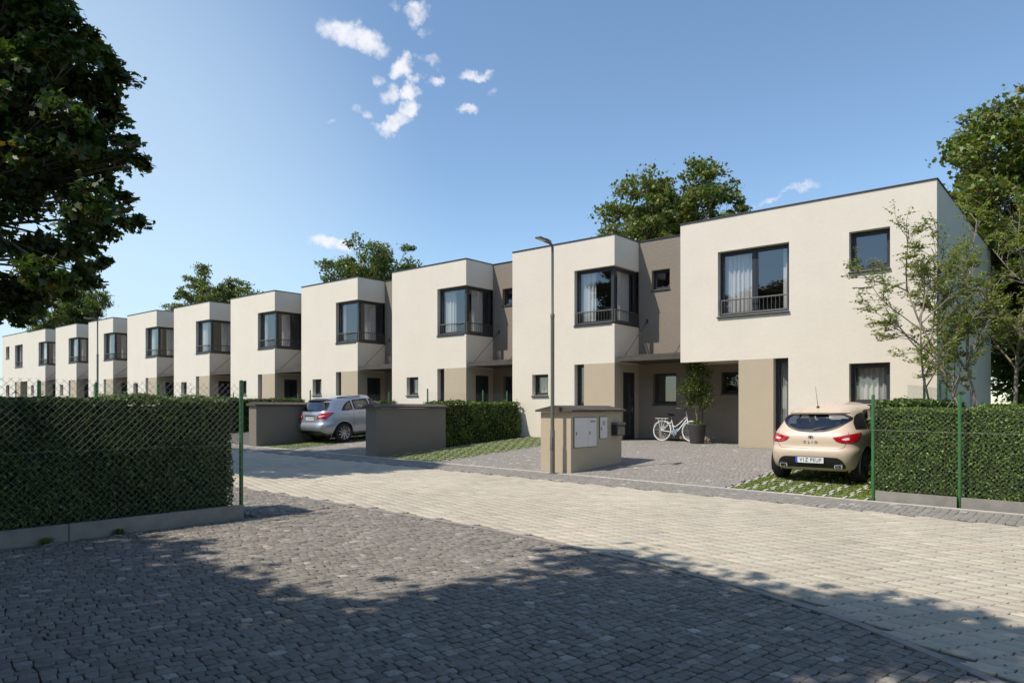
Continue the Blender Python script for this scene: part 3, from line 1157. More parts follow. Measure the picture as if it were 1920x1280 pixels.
# ------------------------------------------------------------------ street lamps
def street_lamp(label, x, y, h=5.0):
    t = thing('street_lamp', label, 'street lamp', (x, y, G(x, y)), group='street lamps along the kerb')
    p = MB()
    p.lathe([(.085, -.05), (.085, .012), (.052, .02), (.052, .93), (.041, .965), (.041, .97)], 'lamp_metal', 20)
    p.lathe([(.041, .965), (.041, 3.40), (.047, 3.405), (.047, 3.47), (.029, 3.50), (.029, h - .06)], 'lamp_metal', 20)
    p.tube([(0, 0, h - .07), (0, -.012, h - .03), (0, -.05, h), (0, -.15, h + .022)], .029, 'lamp_metal', 12)
    p.box(-.03, .03, -.056, -.03, .52, .80, 'lamp_metal', .003)
    p.build('pole', t, smooth=40)
    d = MB()
    d.box(-.07, .07, -.54, -.22, -.018, .022, 'lamp_metal', .012)
    d.box(-.05, .05, -.26, -.10, -.028, .03, 'lamp_metal', .012)
    d.box(-.03, .03, -.30, -.14, .02, .05, 'lamp_metal', .01)
    lh = d.build('lamp_head', t)
    lh.location = (0, 0, h + .02)
    lh.rotation_euler = (RAD(-4), 0, 0)
    g = MB()
    g.box(-.05, .05, -.52, -.28, -.024, -.0185, 'paint_white', .002)
    g.build('lens', lh)
    return t
street_lamp('tall grey street lamp standing in front of the tan utility box', -9.34, 12.55)
street_lamp('small far grey street lamp in front of the left end of the row', -34.5, 12.55)

# ------------------------------------------------------------------ masonry with a low pitched cap
def capped_wall(mb_wall, mb_cap, x0, x1, y0, y1, z0, z1, m, ov=.07, rise=.075):
    mb_wall.wall((x0, y0, z0), (1, 0, 0), (0, 0, 1), x1 - x0, z1 - z0, [], m)
    mb_wall.wall((x0, y1, z0), (1, 0, 0), (0, 0, 1), x1 - x0, z1 - z0, [], m)
    mb_wall.wall((x0, y0, z0), (0, 1, 0), (0, 0, 1), y1 - y0, z1 - z0, [], m)
    mb_wall.wall((x1, y0, z0), (0, 1, 0), (0, 0, 1), y1 - y0, z1 - z0, [], m)
    mb_wall.quad((x0, y0, z1), (x1, y0, z1), (x1, y1, z1), (x0, y1, z1), m)
    a, b, c, d = x0 - ov, x1 + ov, y0 - ov, y1 + ov
    xm, t = (x0 + x1) / 2, .044
    e = z1 + .004
    prof = [(a, e), (b, e), (b, e + t), (xm, e + t + rise), (a, e + t)]
    vs = [(x, c, z) for x, z in prof] + [(x, d, z) for x, z in prof]
    mb_cap.add(vs, [(0, 1, 2, 3, 4), (9, 8, 7, 6, 5), (0, 5, 6, 1), (1, 6, 7, 2), (2, 7, 8, 3), (3, 8, 9, 4), (4, 9, 5, 0)], 'dark_wood')

def garden_wall(label, x0, x1, y0, y1, top):
    cx = (x0 + x1) / 2
    g = G(cx, y0)
    t = thing('garden_wall', label, 'wall', (cx, y0, g), group='low capped walls between the yards')
    a, b = MB(), MB()
    capped_wall(a, b, x0 - cx, x1 - cx, 0, y1 - y0, -.15, top - g, 'taupe_wall_plaster')
    a.build('masonry', t, weld=True)
    b.build('cap', t)
    return t
garden_wall('low grey wall with dark cap to the right of the silver car', -15.92, -15.46, 12.68, 15.35, 1.535)
garden_wall('shaded low grey wall with dark cap to the left of the silver car', -21.95, -21.5, 12.62, 15.5, 1.62)

# utility box
def utility_box():
    x0, x1, y0, y1 = -9.87, -9.04, 12.82, 14.93
    g = G(x1, y0)
    t = thing('utility_box', 'tan masonry utility box with dark pitched cap, meter doors and letterbox behind the street lamp', 'utility box', (x1, y0, g))
    a, b = MB(), MB()
    capped_wall(a, b, x0 - x1, 0, 0, y1 - y0, -.12, 1.44 - g, 'tan_plaster', .09, .10)
    # plain front; the lamp pole's real shadow falls across it
    a.build('masonry', t, weld=True)
    b.build('cap', t)
    def panel(name, ya, yb, za, zb, splits=()):
        p = MB()
        p.box(0.001, .012, ya - y0 - .015, yb - y0 + .015, za - g - .015, zb - g + .015, 'railing_metal')
        c = [ya] + list(splits) + [yb]
        for u, v in zip(c[:-1], c[1:]):
            p.box(.012, .024, u - y0 + .003, v - y0 - .003, za - g, zb - g, 'paint_white', .003)
        o = p.build(name, t)
        return o
    m = panel('meter_door', 12.93, 13.81, .66, 1.31, (13.46,))
    s = MB()
    s.box(.0245, .0275, 13.55 - y0, 13.75 - y0, 1.215 - g, 1.235 - g, 'ink')
    s.build('name_plate', m)
    for y in (12.985, 13.515):
        s = MB()
        s.box(.0245, .034, y - y0, y + .025 - y0, .93 - g, 1.0 - g, 'railing_metal', .003)
        s.build('lock', m)
    m = panel('gas_door', 13.96, 14.26, .83, 1.32)
    s = MB()
    s.box(.0245, .0265, 14.06 - y0, 14.17 - y0, 1.20 - g, 1.225 - g, 'sticker_green')
    s.box(.0245, .0265, 14.07 - y0, 14.16 - y0, 1.135 - g, 1.185 - g, 'sticker_red')
    s.box(.0265, .0275, 14.085 - y0, 14.145 - y0, 1.155 - g, 1.166 - g, 'plate_white')
    s.box(.0265, .0275, 14.07 - y0, 14.16 - y0, 1.209 - g, 1.215 - g, 'ink')
    s.build('sticker', m)
    s = MB()
    s.box(.0245, .034, 14.0 - y0, 14.025 - y0, 1.02 - g, 1.09 - g, 'railing_metal', .003)
    s.build('lock', m)
    p = MB()
    p.box(.002, .16, 14.47 - y0, 14.84 - y0, .88 - g, 1.13 - g, 'roof_metal', .006)
    p.box(.002, .175, 14.465 - y0, 14.845 - y0, 1.135 - g, 1.19 - g, 'lamp_metal', .012)
    p.box(.16, .166, 14.50 - y0, 14.81 - y0, .90 - g, 1.08 - g, 'lamp_metal', .003)
    lb = p.build('letterbox', t)
    p = MB()
    p.lathe([(.0, .008), (.012, .008), (.012, 0)], 'steel', 12, 'x', (.166, 14.53 - y0, .955 - g))
    p.build('lock', lb)
utility_box()

# ------------------------------------------------------------------ chain-link fences
def fence(label, P0, P1, posts, h0, h1, cell=.06, wr=.0014, kerb=None, post_h=1.75, pr=.024, wires=(), postm='post_green', cat='fence',
          wm='wire_green', group=None, base=None):
    """posts: list of distances along P0->P1; the net hangs between z=h0 and z=h1 above the line's ground"""
    P0, P1 = Vector((*P0, 0)), Vector((*P1, 0))
    d = (P1 - P0)
    L = d.length
    d.normalize()
    nrm = Vector((d.y, -d.x, 0))
    t = thing('chain_link_fence', label, cat, (P0.x, P0.y, G(P0.x, P0.y)), group=group)
    g0 = G(P0.x, P0.y)
    gz = (lambda s: G(P0.x + d.x * s, P0.y + d.y * s) - g0) if base is None else (lambda s: base - g0)
    for s in posts:
        p = MB()
        q = d * s
        z = gz(s)
        p.lathe([(pr, z - .1), (pr, z + post_h - .02), (pr * .8, z + post_h), (0, z + post_h + .004)], postm, 14, 'z', (q.x, q.y, 0))
        p.build('post', t, smooth=40)
    w = MB()
    H = h1 - h0
    step = cell * math.sqrt(2)
    k = -int(H / step) - 1
    o = .0026
    while k * step < L:
        for sg in (1, -1):
            pts = []
            n = int(round(H / (step / 2)))
            for i in range(n + 1):
                zz = i * step / 2
                s = k * step + zz if sg > 0 else k * step + H - zz
                if -1e-4 <= s <= L:
                    off = o if (i + (sg > 0)) % 2 else -o
                    p = d * s + nrm * (off + .027)
                    pts.append((p.x, p.y, gz(s) + h0 + zz))
            if len(pts) > 1:
                w.tube(pts, wr, wm, 4, False)
        k += 1
    w.build('wire_mesh', t)
    for zz in wires:
        q = MB()
        a, b = nrm * .03, d * L + nrm * .03
        q.tube([(a.x, a.y, gz(0) + zz), (b.x, b.y, gz(L) + zz)], .0016, 'wire_green', 6)
        q.build('tension_wire', t)
    if kerb:
        for (s0, s1) in kerb[2]:
            q = MB()
            n = 2
            a, b = d * s0 + nrm * kerb[0], d * s1 + nrm * kerb[0]
            c, e = d * s1 + nrm * (kerb[0] - .06), d * s0 + nrm * (kerb[0] - .06)
            zs = [gz(s0), gz(s1), gz(s1), gz(s0)]
            v = [(p.x, p.y, z - .1) for p, z in zip((a, b, c, e), zs)] + [(p.x, p.y, z + kerb[1]) for p, z in zip((a, b, c, e), zs)]
            q.add(v, [(0, 1, 5, 4), (1, 2, 6, 5), (2, 3, 7, 6), (3, 0, 4, 7), (4, 5, 6, 7)], 'concrete')
            q.build('base_slab', t)
    return t

fence('green chain-link fence with one green post along the big left hedge', (-8.75, -1.2), (-8.75, 4.92), [6.12, 3.1, .1], .14, 1.74,
      cell=.058, wr=.0017, kerb=(.12, .17, [(0, 2.02), (2.03, 4.05), (4.06, 6.09)]), post_h=1.79, pr=.026, wires=(.95,), wm='galvanised')
fence('green chain-link fence with green posts in front of the sunlit right hedge', (-2.99, 12.86), (3.0, 12.86), [0, 1.22, 2.45, 3.7, 4.9], .17, 1.52,
      cell=.052, wr=.0014, kerb=(.08, .15, [(.05, 1.19), (1.25, 2.42), (2.48, 3.67), (3.73, 5.9)]), post_h=1.72, pr=.027, wires=(1.14,))
fence('green wire fence standing in the side hedge by the corner of the end house', (-2.85, 14.6), (-2.85, 19.3), [1.7, 3.4, 4.2], .1, 1.66, cell=.075,
      wr=.0014, post_h=1.80, base=.32)
fence('green wire fence above the clipped hedge beside the lamp', (-16.2, 15.25), (-16.2, 19.3), [.05, 2.6, 3.85], .9, 1.62, cell=.06, wr=.0014, post_h=1.72,
      base=.42)
fence('dark wire fence above the hedge behind the silver car', (-22.62, 15.4), (-22.62, 19.3), [.05, 3.8], .9, 1.66, cell=.07, wr=.0016, post_h=1.76, base=.45)
fence('wire fence above the long hedge behind the left grey wall', (-29.1, 13.0), (-29.1, 19.3), [.1, 3.0, 6.2], .9, 1.72, cell=.08, wr=.0018, post_h=1.82, base=.40)
for k, (lab, y) in enumerate([('green fence post nearest the left edge behind the big left hedge', 3.25),
                              ('middle one of the green fence posts behind the big left hedge', 3.95),
                              ('green fence post farthest right behind the big left hedge', 4.8)]):
    p = MB()
    p.lathe([(.024, -.1), (.024, 1.74), (.018, 1.76), (0, 1.765)], 'post_green', 14)
    o = p.build('fence_post', None, smooth=40)
    o.location = (-10.9, y, G(-10.9, y))
    tag(o, lab, 'fence post', 'green posts behind the left hedge')

# ------------------------------------------------------------------ clipped hedges
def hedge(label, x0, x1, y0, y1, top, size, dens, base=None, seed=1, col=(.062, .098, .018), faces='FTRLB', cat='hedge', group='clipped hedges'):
    """faces: F -Y, B +Y, R +X, L -X, T top. top: absolute height of the clipped top"""
    r = np.random.default_rng(seed)
    cx, cy = (x0 + x1) / 2, (y0 + y1) / 2
    g = min(G(x, y) for x in (x0, x1) for y in (y0, y1))
    t = thing('hedge', label, cat, (cx, cy, g), group=group)
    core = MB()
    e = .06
    core.box(x0 - cx + e, x1 - cx - e, y0 - cy + e, y1 - cy - e, -.1, top - g - e, 'hedge_core')  # solid near-black box, the hedge's inner dark put into its colour
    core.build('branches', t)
    P, N = [], []
    def face(o, u, v, n, A):
        k = int(A * dens)
        a, b = r.random(k), r.random(k)
        dpt = r.exponential(.028, k) - .02
        o, u, v, n = map(np.array, (o, u, v, n))
        q = o + a[:, None] * u + b[:, None] * v
        # clipped surface still undulates
        wv = .03 * np.sin(q[:, 0] * 1.7 + q[:, 1] * 2.1) + .02 * np.sin(q[:, 0] * 5.1 + q[:, 2] * 3.7) + .018 * np.sin(q[:, 1] * 6.3 + q[:, 2] * 5.9 + 2) + .012 * np.sin(q[:, 0] * 13 + q[:, 1] * 11)
        shoot = (r.random(k) < .012) * r.uniform(.02, .09, k)
        P.append(q - n * (dpt + wv - .01 - shoot)[:, None])
        N.append(np.tile(n, (k, 1)))
    w, d, h = x1 - x0, y1 - y0, top - g
    X0, Y0 = x0 - cx, y0 - cy
    if 'F' in faces: face((X0, Y0, 0.03), (w, 0, 0), (0, 0, h), (0., -1., 0.), w * h)
    if 'B' in faces: face((X0, -Y0, 0.03), (w, 0, 0), (0, 0, h), (0., 1., 0.), w * h * .5)
    if 'R' in faces: face((-X0, Y0, 0.03), (0, d, 0), (0, 0, h), (1., 0., 0.), d * h)
    if 'L' in faces: face((X0, Y0, 0.03), (0, d, 0), (0, 0, h), (-1., 0., 0.), d * h * .6)
    if 'T' in faces: face((X0, Y0, h), (w, 0, 0), (0, d, 0), (0., 0., 1.), w * d * 1.1)
    P, N = np.concatenate(P), np.concatenate(N)
    k = len(P)
    up = N + np.array([0, 0, .35]) + r.normal(0, .25, (k, 3))
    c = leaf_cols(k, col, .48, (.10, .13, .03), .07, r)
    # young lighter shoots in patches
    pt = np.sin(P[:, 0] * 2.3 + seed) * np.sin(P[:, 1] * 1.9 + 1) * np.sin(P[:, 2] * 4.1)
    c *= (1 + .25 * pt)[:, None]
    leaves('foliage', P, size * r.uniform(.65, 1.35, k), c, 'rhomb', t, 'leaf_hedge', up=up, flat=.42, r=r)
    return t

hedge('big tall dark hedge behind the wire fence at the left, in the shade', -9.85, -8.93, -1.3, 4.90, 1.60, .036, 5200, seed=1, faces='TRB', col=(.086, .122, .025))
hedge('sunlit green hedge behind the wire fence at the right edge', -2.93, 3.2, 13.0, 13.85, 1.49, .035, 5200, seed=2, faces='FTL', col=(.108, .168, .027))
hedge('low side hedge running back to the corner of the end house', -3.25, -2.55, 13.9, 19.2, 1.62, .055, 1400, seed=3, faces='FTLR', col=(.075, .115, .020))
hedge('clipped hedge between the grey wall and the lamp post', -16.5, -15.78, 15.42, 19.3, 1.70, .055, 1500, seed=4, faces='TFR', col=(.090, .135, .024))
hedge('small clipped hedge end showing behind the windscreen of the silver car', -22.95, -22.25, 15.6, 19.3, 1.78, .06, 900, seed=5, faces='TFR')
hedge('long clipped hedge behind the left grey wall', -29.4, -28.55, 12.9, 19.25, 1.93, .065, 900, seed=6, faces='TFR')
hedge('dark distant hedge beyond the back garden at the right', -2, 14, 31.0, 31.8, 2.0, .09, 260, seed=7, faces='FT')
# ------------------------------------------------------------------ trees
def branch_tube(mb, pts, r0, r1, m, n):
    k = len(pts)
    mb.tube(pts, [r0 + (r1 - r0) * i / (k - 1) for i in range(k)], m, n, True)

def bez(a, b, c, n):
    return [(a * (1 - t) ** 2 + b * 2 * t * (1 - t) + c * t * t) for t in [i / n for i in range(n + 1)]]

def clump_tree(label, cat, loc, clumps, trunk_h, trunk_r, leaf, per, seed, lean=(0, 0), bark='bark', col=(.035, .062, .014),
               alt=(.16, .11, .02), altp=.03, shape='maple', group=None, thingname='tree', forks=6, flat=.45, twigp=1.0, density=None):
    """clumps: (x, y, z, r) of leaf masses in the tree's own space; limbs are grown to each of them"""
    r = np.random.default_rng(seed)
    t = thing(thingname, label, cat, loc, group=group)
    tb = MB()
    top = Vector((lean[0], lean[1], trunk_h))
    tp = [Vector((0, 0, -.3)), Vector((0, 0, .15)), Vector((lean[0] * .3, lean[1] * .3, trunk_h * .4)), top]
    tb.tube(tp, [trunk_r * 1.5, trunk_r * 1.12, trunk_r * .92, trunk_r * .78], bark, 12)
    C = np.array(clumps)
    # main limbs: cluster the clumps by direction
    k = forks
    dirs = C[:, :3] - np.array(top)
    cen = C[r.choice(len(C), k, replace=False), :3]
    for _ in range(8):
        dd = np.linalg.norm(C[:, None, :3] - cen[None], axis=2)
        a = dd.argmin(1)
        for j in range(k):
            if (a == j).any():
                cen[j] = C[a == j, :3].mean(0)
    twigs = r.random(len(C)) < twigp
    for j in range(k):
        ids = np.where(a == j)[0]
        if not len(ids):
            continue
        mid = top.lerp(Vector(cen[j]), .55)
        ctrl = top.lerp(mid, .5) + Vector((r.normal(0, .2), r.normal(0, .2), .35 * (mid - top).length * .5))
        lp = bez(top - Vector((0, 0, .2)), ctrl, mid, 6)
        rr = trunk_r * (.30 + .25 * min(1, len(ids) / 14))
        branch_tube(tb, lp, rr, rr * .55, bark, 8)
        for i in ids:
            if not twigs[i]:
                continue
            c = Vector(C[i, :3])
            s = lp[int(r.integers(3, 7))]
            ln = (c - s).length
            ctrl = s.lerp(c, .5) + Vector((r.normal(0, .12) * ln, r.normal(0, .12) * ln, .10 * ln))
            bp = bez(s, ctrl, c, 6)
            branch_tube(tb, bp, max(.012, rr * .26), .008, bark, 6)
            for _ in range(5):
                e = c + Vector(r.normal(0, 1, 3)).normalized() * C[i, 3] * r.uniform(.6, .95)
                s2 = bp[int(r.integers(3, 7))]
                branch_tube(tb, bez(s2, s2.lerp(e, .5) + Vector((0, 0, .06)), e, 3), .010, .004, bark, 4)
    tb.build('trunk', t, smooth=True)
    P, U = [], []
    for x, y, z, rad in C:
        n = int(per * (rad / leaf) ** 2 * 1.15) if density is None else int(density * rad ** 2)
        # several leaf sprays per mass so that the outline stays ragged
        ns = max(4, int(rad * 9))
        sd = r.normal(0, 1, (ns, 3))
        sd /= np.linalg.norm(sd, axis=1)[:, None]
        sc = sd * rad * r.uniform(.35, .95, (ns, 1)) * np.array([1, 1, .78])
        j = r.integers(0, ns, n)
        q = sc[j] + r.normal(0, 1, (n, 3)) * rad * np.array([.27, .27, .15])
        P.append(q + np.array([x, y, z]))
        o = sd[j] * .6 + np.array([0, 0, .9])
        U.append(o)
    P, U = np.concatenate(P), np.concatenate(U)
    n = len(P)
    c = leaf_cols(n, col, .28, alt, altp, r)
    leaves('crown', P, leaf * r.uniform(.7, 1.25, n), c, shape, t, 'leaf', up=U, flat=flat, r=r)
    return t

def crown(seed, n, rx, ry, rz, z0, rmin, rmax, lobes=1.0):
    """clumps spread through an egg-shaped crown, denser near its surface"""
    r = np.random.default_rng(seed)
    out = []
    while len(out) < n:
        d = r.normal(0, 1, 3)
        d /= np.linalg.norm(d)
        k = r.uniform(.08, 1) ** .5
        lob = 1 + lobes * .18 * math.sin(3 * math.atan2(d[1], d[0]) + seed) + lobes * .12 * math.sin(5 * d[2] + seed * 2)
        p = d * k * lob
        w = 1.0 if p[2] > -.1 else .85
        out.append((p[0] * rx * w, p[1] * ry * w, z0 + p[2] * rz, r.uniform(rmin, rmax)))
    return out

MAPLE = [(2.39, 2.35, 11.12, 0.32), (1.72, 2.06, 11.28, 0.40), (3.27, 2.09, 10.34, 0.34), (2.02, 1.93, 10.88, 0.43), (3.01, 2.23, 10.23, 0.31), (2.66, 1.86, 10.08, 0.39), 
    (2.57, 2.37, 10.18, 0.38), (2.88, 1.71, 9.73, 0.48), (1.92, 2.63, 10.25, 0.38), (0.85, 2.37, 10.52, 0.47), (3.51, 2.29, 9.23, 0.35), (2.84, 1.96, 9.27, 0.44), 
    (3.76, 2.43, 8.92, 0.31), (3.41, 2.06, 8.81, 0.39), (2.38, 3.05, 9.35, 0.39), (0.90, 2.91, 9.73, 0.48), (2.52, 3.00, 8.98, 0.35), (1.07, 2.92, 9.43, 0.43), 
    (4.07, 2.82, 8.14, 0.37), (4.20, 2.20, 7.95, 0.47), (3.72, 3.24, 8.11, 0.40), (3.62, 2.64, 7.90, 0.50), (3.63, 3.06, 7.79, 0.34), (2.98, 2.74, 7.90, 0.43), 
    (2.73, 3.39, 7.85, 0.37), (1.28, 3.30, 8.17, 0.46), (2.62, 3.48, 7.60, 0.41), (2.83, 2.77, 7.29, 0.51), (2.75, 3.53, 7.28, 0.41), (2.05, 3.13, 7.24, 0.51), 
    (4.22, 3.19, 6.54, 0.36), (3.58, 2.85, 6.52, 0.45), (4.63, 3.22, 6.17, 0.31), (3.16, 3.27, 6.43, 0.38), (2.86, 3.28, 6.28, 0.31), (3.22, 2.67, 6.07, 0.39), 
    (3.06, 3.38, 5.96, 0.33), (3.61, 2.66, 5.60, 0.42), (4.47, 3.05, 5.33, 0.34), (4.38, 2.53, 5.19, 0.43), (2.91, 3.70, 5.45, 0.41), (1.27, 3.63, 5.72, 0.51), 
    (4.14, 2.84, 4.79, 0.31), (4.76, 2.14, 4.54, 0.39), (3.23, 2.77, 4.63, 0.31), (3.59, 2.18, 4.45, 0.39), (2.64, 3.24, 4.50, 0.31), (1.21, 3.24, 4.74, 0.38), 
    (3.32, 2.79, 4.05, 0.39), (2.76, 2.37, 4.07, 0.48), (2.39, 2.47, 3.82, 0.37), (1.62, 2.13, 3.85, 0.46), (2.21, 2.13, 3.51, 0.40), (1.15, 1.82, 3.59, 0.50), 
    (2.36, 1.82, 3.17, 0.31), (1.89, 1.49, 3.07, 0.39), (-1.64, -1.27, 8.28, 0.66), (-1.13, 0.57, 15.15, 0.54), (-1.14, 0.87, 7.94, 0.64), (4.52, 1.32, 5.81, 0.44), 
    (4.00, 2.37, 6.54, 0.59), (0.18, -0.08, 7.67, 0.57), (1.37, 0.50, 9.94, 0.57), (-2.66, -1.12, 6.01, 0.74), (-3.51, -0.30, 12.22, 0.63), (-1.99, 0.28, 13.38, 0.57), 
    (-3.22, 0.14, 12.17, 0.70), (-0.37, -0.72, 4.74, 0.66), (1.61, -0.02, 12.18, 0.67), (0.15, -0.66, 4.86, 0.69), (2.63, 1.85, 7.09, 0.51), (2.29, 1.07, 10.68, 0.56), 
    (0.02, 0.08, 9.74, 0.75), (-5.46, -1.02, 14.71, 0.87), (0.98, 1.60, 5.18, 0.59), (1.57, -0.85, 9.52, 0.58), (3.71, 0.80, 9.97, 0.66), (0.36, 3.54, 7.53, 0.87), 
    (-3.99, -1.08, 8.71, 0.60), (0.16, 0.95, 11.43, 0.63), (1.21, 1.52, 11.82, 0.73), (-1.75, -0.58, 10.86, 0.75), (-1.99, 1.74, 14.43, 0.84), (-3.18, -1.17, 5.48, 0.79), 
    (0.20, -0.69, 13.25, 0.61), (-2.14, 0.67, 10.71, 0.55), (0.76, -1.15, 12.59, 0.46), (0.37, -0.24, 8.55, 0.57), (1.50, 1.01, 7.07, 0.53), (-2.20, -0.82, 11.19, 0.73), 
    (0.29, -1.20, 9.46, 0.55), (2.28, 1.78, 7.58, 0.71), (0.66, 0.37, 7.36, 0.62), (-1.28, 0.85, 7.05, 0.68), (-1.48, 0.69, 12.66, 0.56), (-3.03, 0.60, 10.98, 0.88), 
    (-0.42, 2.20, 11.37, 0.64), (-3.94, -0.60, 10.29, 0.77), (3.07, 0.64, 5.68, 0.59), (-3.76, -0.70, 15.96, 0.56), (-4.64, -0.74, 15.30, 0.62), (2.84, 0.57, 12.89, 0.66), 
    (-0.65, 3.06, 7.89, 0.77), (-4.01, -0.95, 5.98, 0.71), (-3.46, -0.61, 6.99, 0.84), (-1.63, -0.29, 14.37, 0.76), (0.13, -0.87, 11.14, 0.63), (0.50, 0.21, 5.91, 0.59), 
    (2.13, -0.28, 9.47, 0.56), (-1.39, 1.16, 13.93, 0.76), (-0.99, 0.76, 9.20, 0.80), (-3.70, -0.82, 14.04, 0.84), (-1.68, 0.68, 9.38, 0.60), (-2.11, -0.55, 12.02, 0.61), 
    (-2.49, 1.53, 13.74, 0.68), (-2.33, 1.01, 7.30, 0.75), (1.84, -0.92, 10.09, 0.54), (-0.64, -0.79, 9.98, 0.57), (-4.98, -0.30, 6.62, 0.75), (-2.13, 1.06, 8.63, 0.83), 
    (-1.26, 1.04, 8.90, 0.81), (-2.16, 1.85, 11.54, 0.74), (-2.89, -0.34, 12.93, 0.75), (0.81, -0.71, 11.46, 0.64), (3.34, 1.85, 4.61, 0.70), (-2.14, 0.36, 11.94, 0.57), 
    (1.90, 0.89, 12.89, 0.57), (4.07, 0.85, 7.01, 0.50), (1.64, 0.14, 8.97, 0.61), (-2.46, -0.32, 14.09, 0.56), (-2.43, 0.30, 4.18, 0.64), (-0.82, 1.96, 7.59, 0.64), 
    (1.47, 3.01, 6.38, 0.70), (0.42, 0.04, 12.91, 0.68), (2.57, 0.73, 6.39, 0.62), (-4.09, -0.22, 8.33, 0.79), (3.20, 0.99, 11.96, 0.53), (0.59, 1.51, 6.59, 0.71), 
    (1.24, -0.42, 8.65, 0.47), (1.54, 2.23, 6.63, 0.73), (-0.44, -0.47, 10.31, 0.73), (1.06, -0.11, 13.24, 0.67), (-0.32, -0.24, 10.42, 0.64), (-2.81, 0.57, 6.43, 0.60), 
    (0.81, -1.19, 10.37, 0.64), (0.81, -0.69, 5.89, 0.56), (0.21, 2.45, 6.64, 0.73), (1.19, -0.34, 11.93, 0.59), (0.44, -0.61, 7.68, 0.67), (-2.09, 1.45, 16.15, 0.88), 
    (-0.60, 0.69, 10.64, 0.71), (-0.69, 0.74, 5.01, 0.74), (-0.83, 1.02, 15.50, 0.68), (1.84, 0.20, 8.02, 0.59), (-1.60, 0.27, 15.01, 0.66), (0.45, 3.59, 9.18, 0.61), 
    (3.67, 0.80, 5.02, 0.52), (-2.28, -0.99, 12.25, 0.79), (-0.02, 1.91, 11.71, 0.58), (-2.14, 1.65, 5.42, 0.81), (-2.62, 0.46, 6.78, 0.86), (-1.94, 0.71, 5.18, 0.70), 
    (0.85, -1.39, 11.85, 0.48), (-1.79, 0.46, 13.71, 0.71), (1.61, 0.73, 9.38, 0.60), (1.76, 0.05, 5.57, 0.69), (0.52, 0.25, 6.29, 0.63), (2.19, -0.76, 6.84, 0.47), 
    (-1.29, -0.69, 5.72, 0.55), (-0.99, -0.80, 12.04, 0.53), (0.40, -1.17, 13.05, 0.58), (-1.86, -1.23, 13.90, 0.61), (-1.34, -1.10, 6.52, 0.60), (2.61, 1.01, 13.28, 0.48), 
    (-2.41, -0.56, 9.66, 0.63), (-3.73, -0.98, 14.28, 0.63), (-2.67, 1.25, 6.35, 0.68), (-3.41, -0.14, 13.02, 0.76), (-3.21, -0.84, 11.40, 0.84), (1.08, -1.51, 6.94, 0.45), 
    (1.01, -1.41, 11.15, 0.60), (-1.18, -0.48, 4.40, 0.74), (4.81, 1.64, 3.77, 0.50), (4.70, 1.90, 6.92, 0.51), (-0.98, -0.88, 4.87, 0.58), (4.27, 2.11, 6.36, 0.65), 
    (1.70, 2.42, 6.43, 0.79), (1.15, -0.14, 9.79, 0.67), (1.15, -0.53, 8.40, 0.64), (1.89, 1.50, 7.58, 0.62), (3.30, 0.31, 11.20, 0.54), (3.50, 0.95, 5.43, 0.50), 
    (-1.41, 1.94, 5.55, 0.86), (0.22, 2.36, 10.26, 0.65), (-1.30, -1.09, 10.23, 0.76), (2.24, -0.02, 12.02, 0.46), (1.96, -0.65, 6.43, 0.47), (3.66, 0.53, 6.40, 0.48), 
    (0.28, 1.57, 10.26, 0.76), (0.82, -0.76, 7.86, 0.47), (1.60, -1.11, 4.66, 0.67), (3.57, 0.94, 10.99, 0.55), (0.17, 1.55, 12.65, 0.72), (2.92, 2.09, 5.79, 0.65), 
    (-4.17, -0.65, 10.59, 0.75), (-1.47, -0.32, 5.46, 0.65), (-0.81, -1.02, 6.15, 0.61), (-1.94, 0.56, 14.96, 0.68), (2.50, 0.88, 6.76, 0.55), (0.77, -0.89, 12.46, 0.69), 
    (-0.34, 3.54, 7.25, 0.79), (1.51, 1.81, 3.86, 0.73), (-0.68, 2.83, 11.33, 0.67), (-0.84, 0.08, 6.51, 0.70), (1.61, 0.54, 13.38, 0.58), (-0.87, 1.54, 11.60, 0.64), 
    (-0.64, -0.46, 13.26, 0.51), (-0.77, 1.32, 13.81, 0.84), (-0.91, -0.34, 12.81, 0.65), (-2.85, 0.57, 9.40, 0.65), (-0.18, 2.51, 10.29, 0.65), (3.84, 0.67, 10.29, 0.45), 
    (2.39, 0.47, 7.87, 0.46), (0.82, 1.12, 12.33, 0.78), (5.28, 2.04, 5.07, 0.47), (0.20, -0.23, 13.95, 0.49), (-0.52, -1.00, 8.06, 0.54), (1.45, 0.30, 5.22, 0.48), 
    (-0.77, 1.15, 10.35, 0.82), (1.47, -0.49, 4.98, 0.64), (1.47, 1.59, 9.21, 0.60), (1.80, 1.98, 9.42, 0.61), (3.34, 1.83, 8.36, 0.51), (3.56, 1.33, 7.89, 0.56), 
    (1.78, 2.13, 8.30, 0.67), (2.16, 1.33, 7.90, 0.60), (2.01, 2.41, 9.59, 0.66), (1.58, 1.20, 8.57, 0.57), (2.45, 1.71, 9.79, 0.52), (3.64, 1.83, 7.85, 0.58), 
    (1.16, 1.86, 7.81, 0.62), (3.04, 1.92, 7.20, 0.54)]
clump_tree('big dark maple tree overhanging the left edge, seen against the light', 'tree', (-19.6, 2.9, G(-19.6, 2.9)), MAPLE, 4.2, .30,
           .155, 25.0, 21, col=(.046, .072, .016), altp=.04, forks=9, flat=.5, twigp=.45)

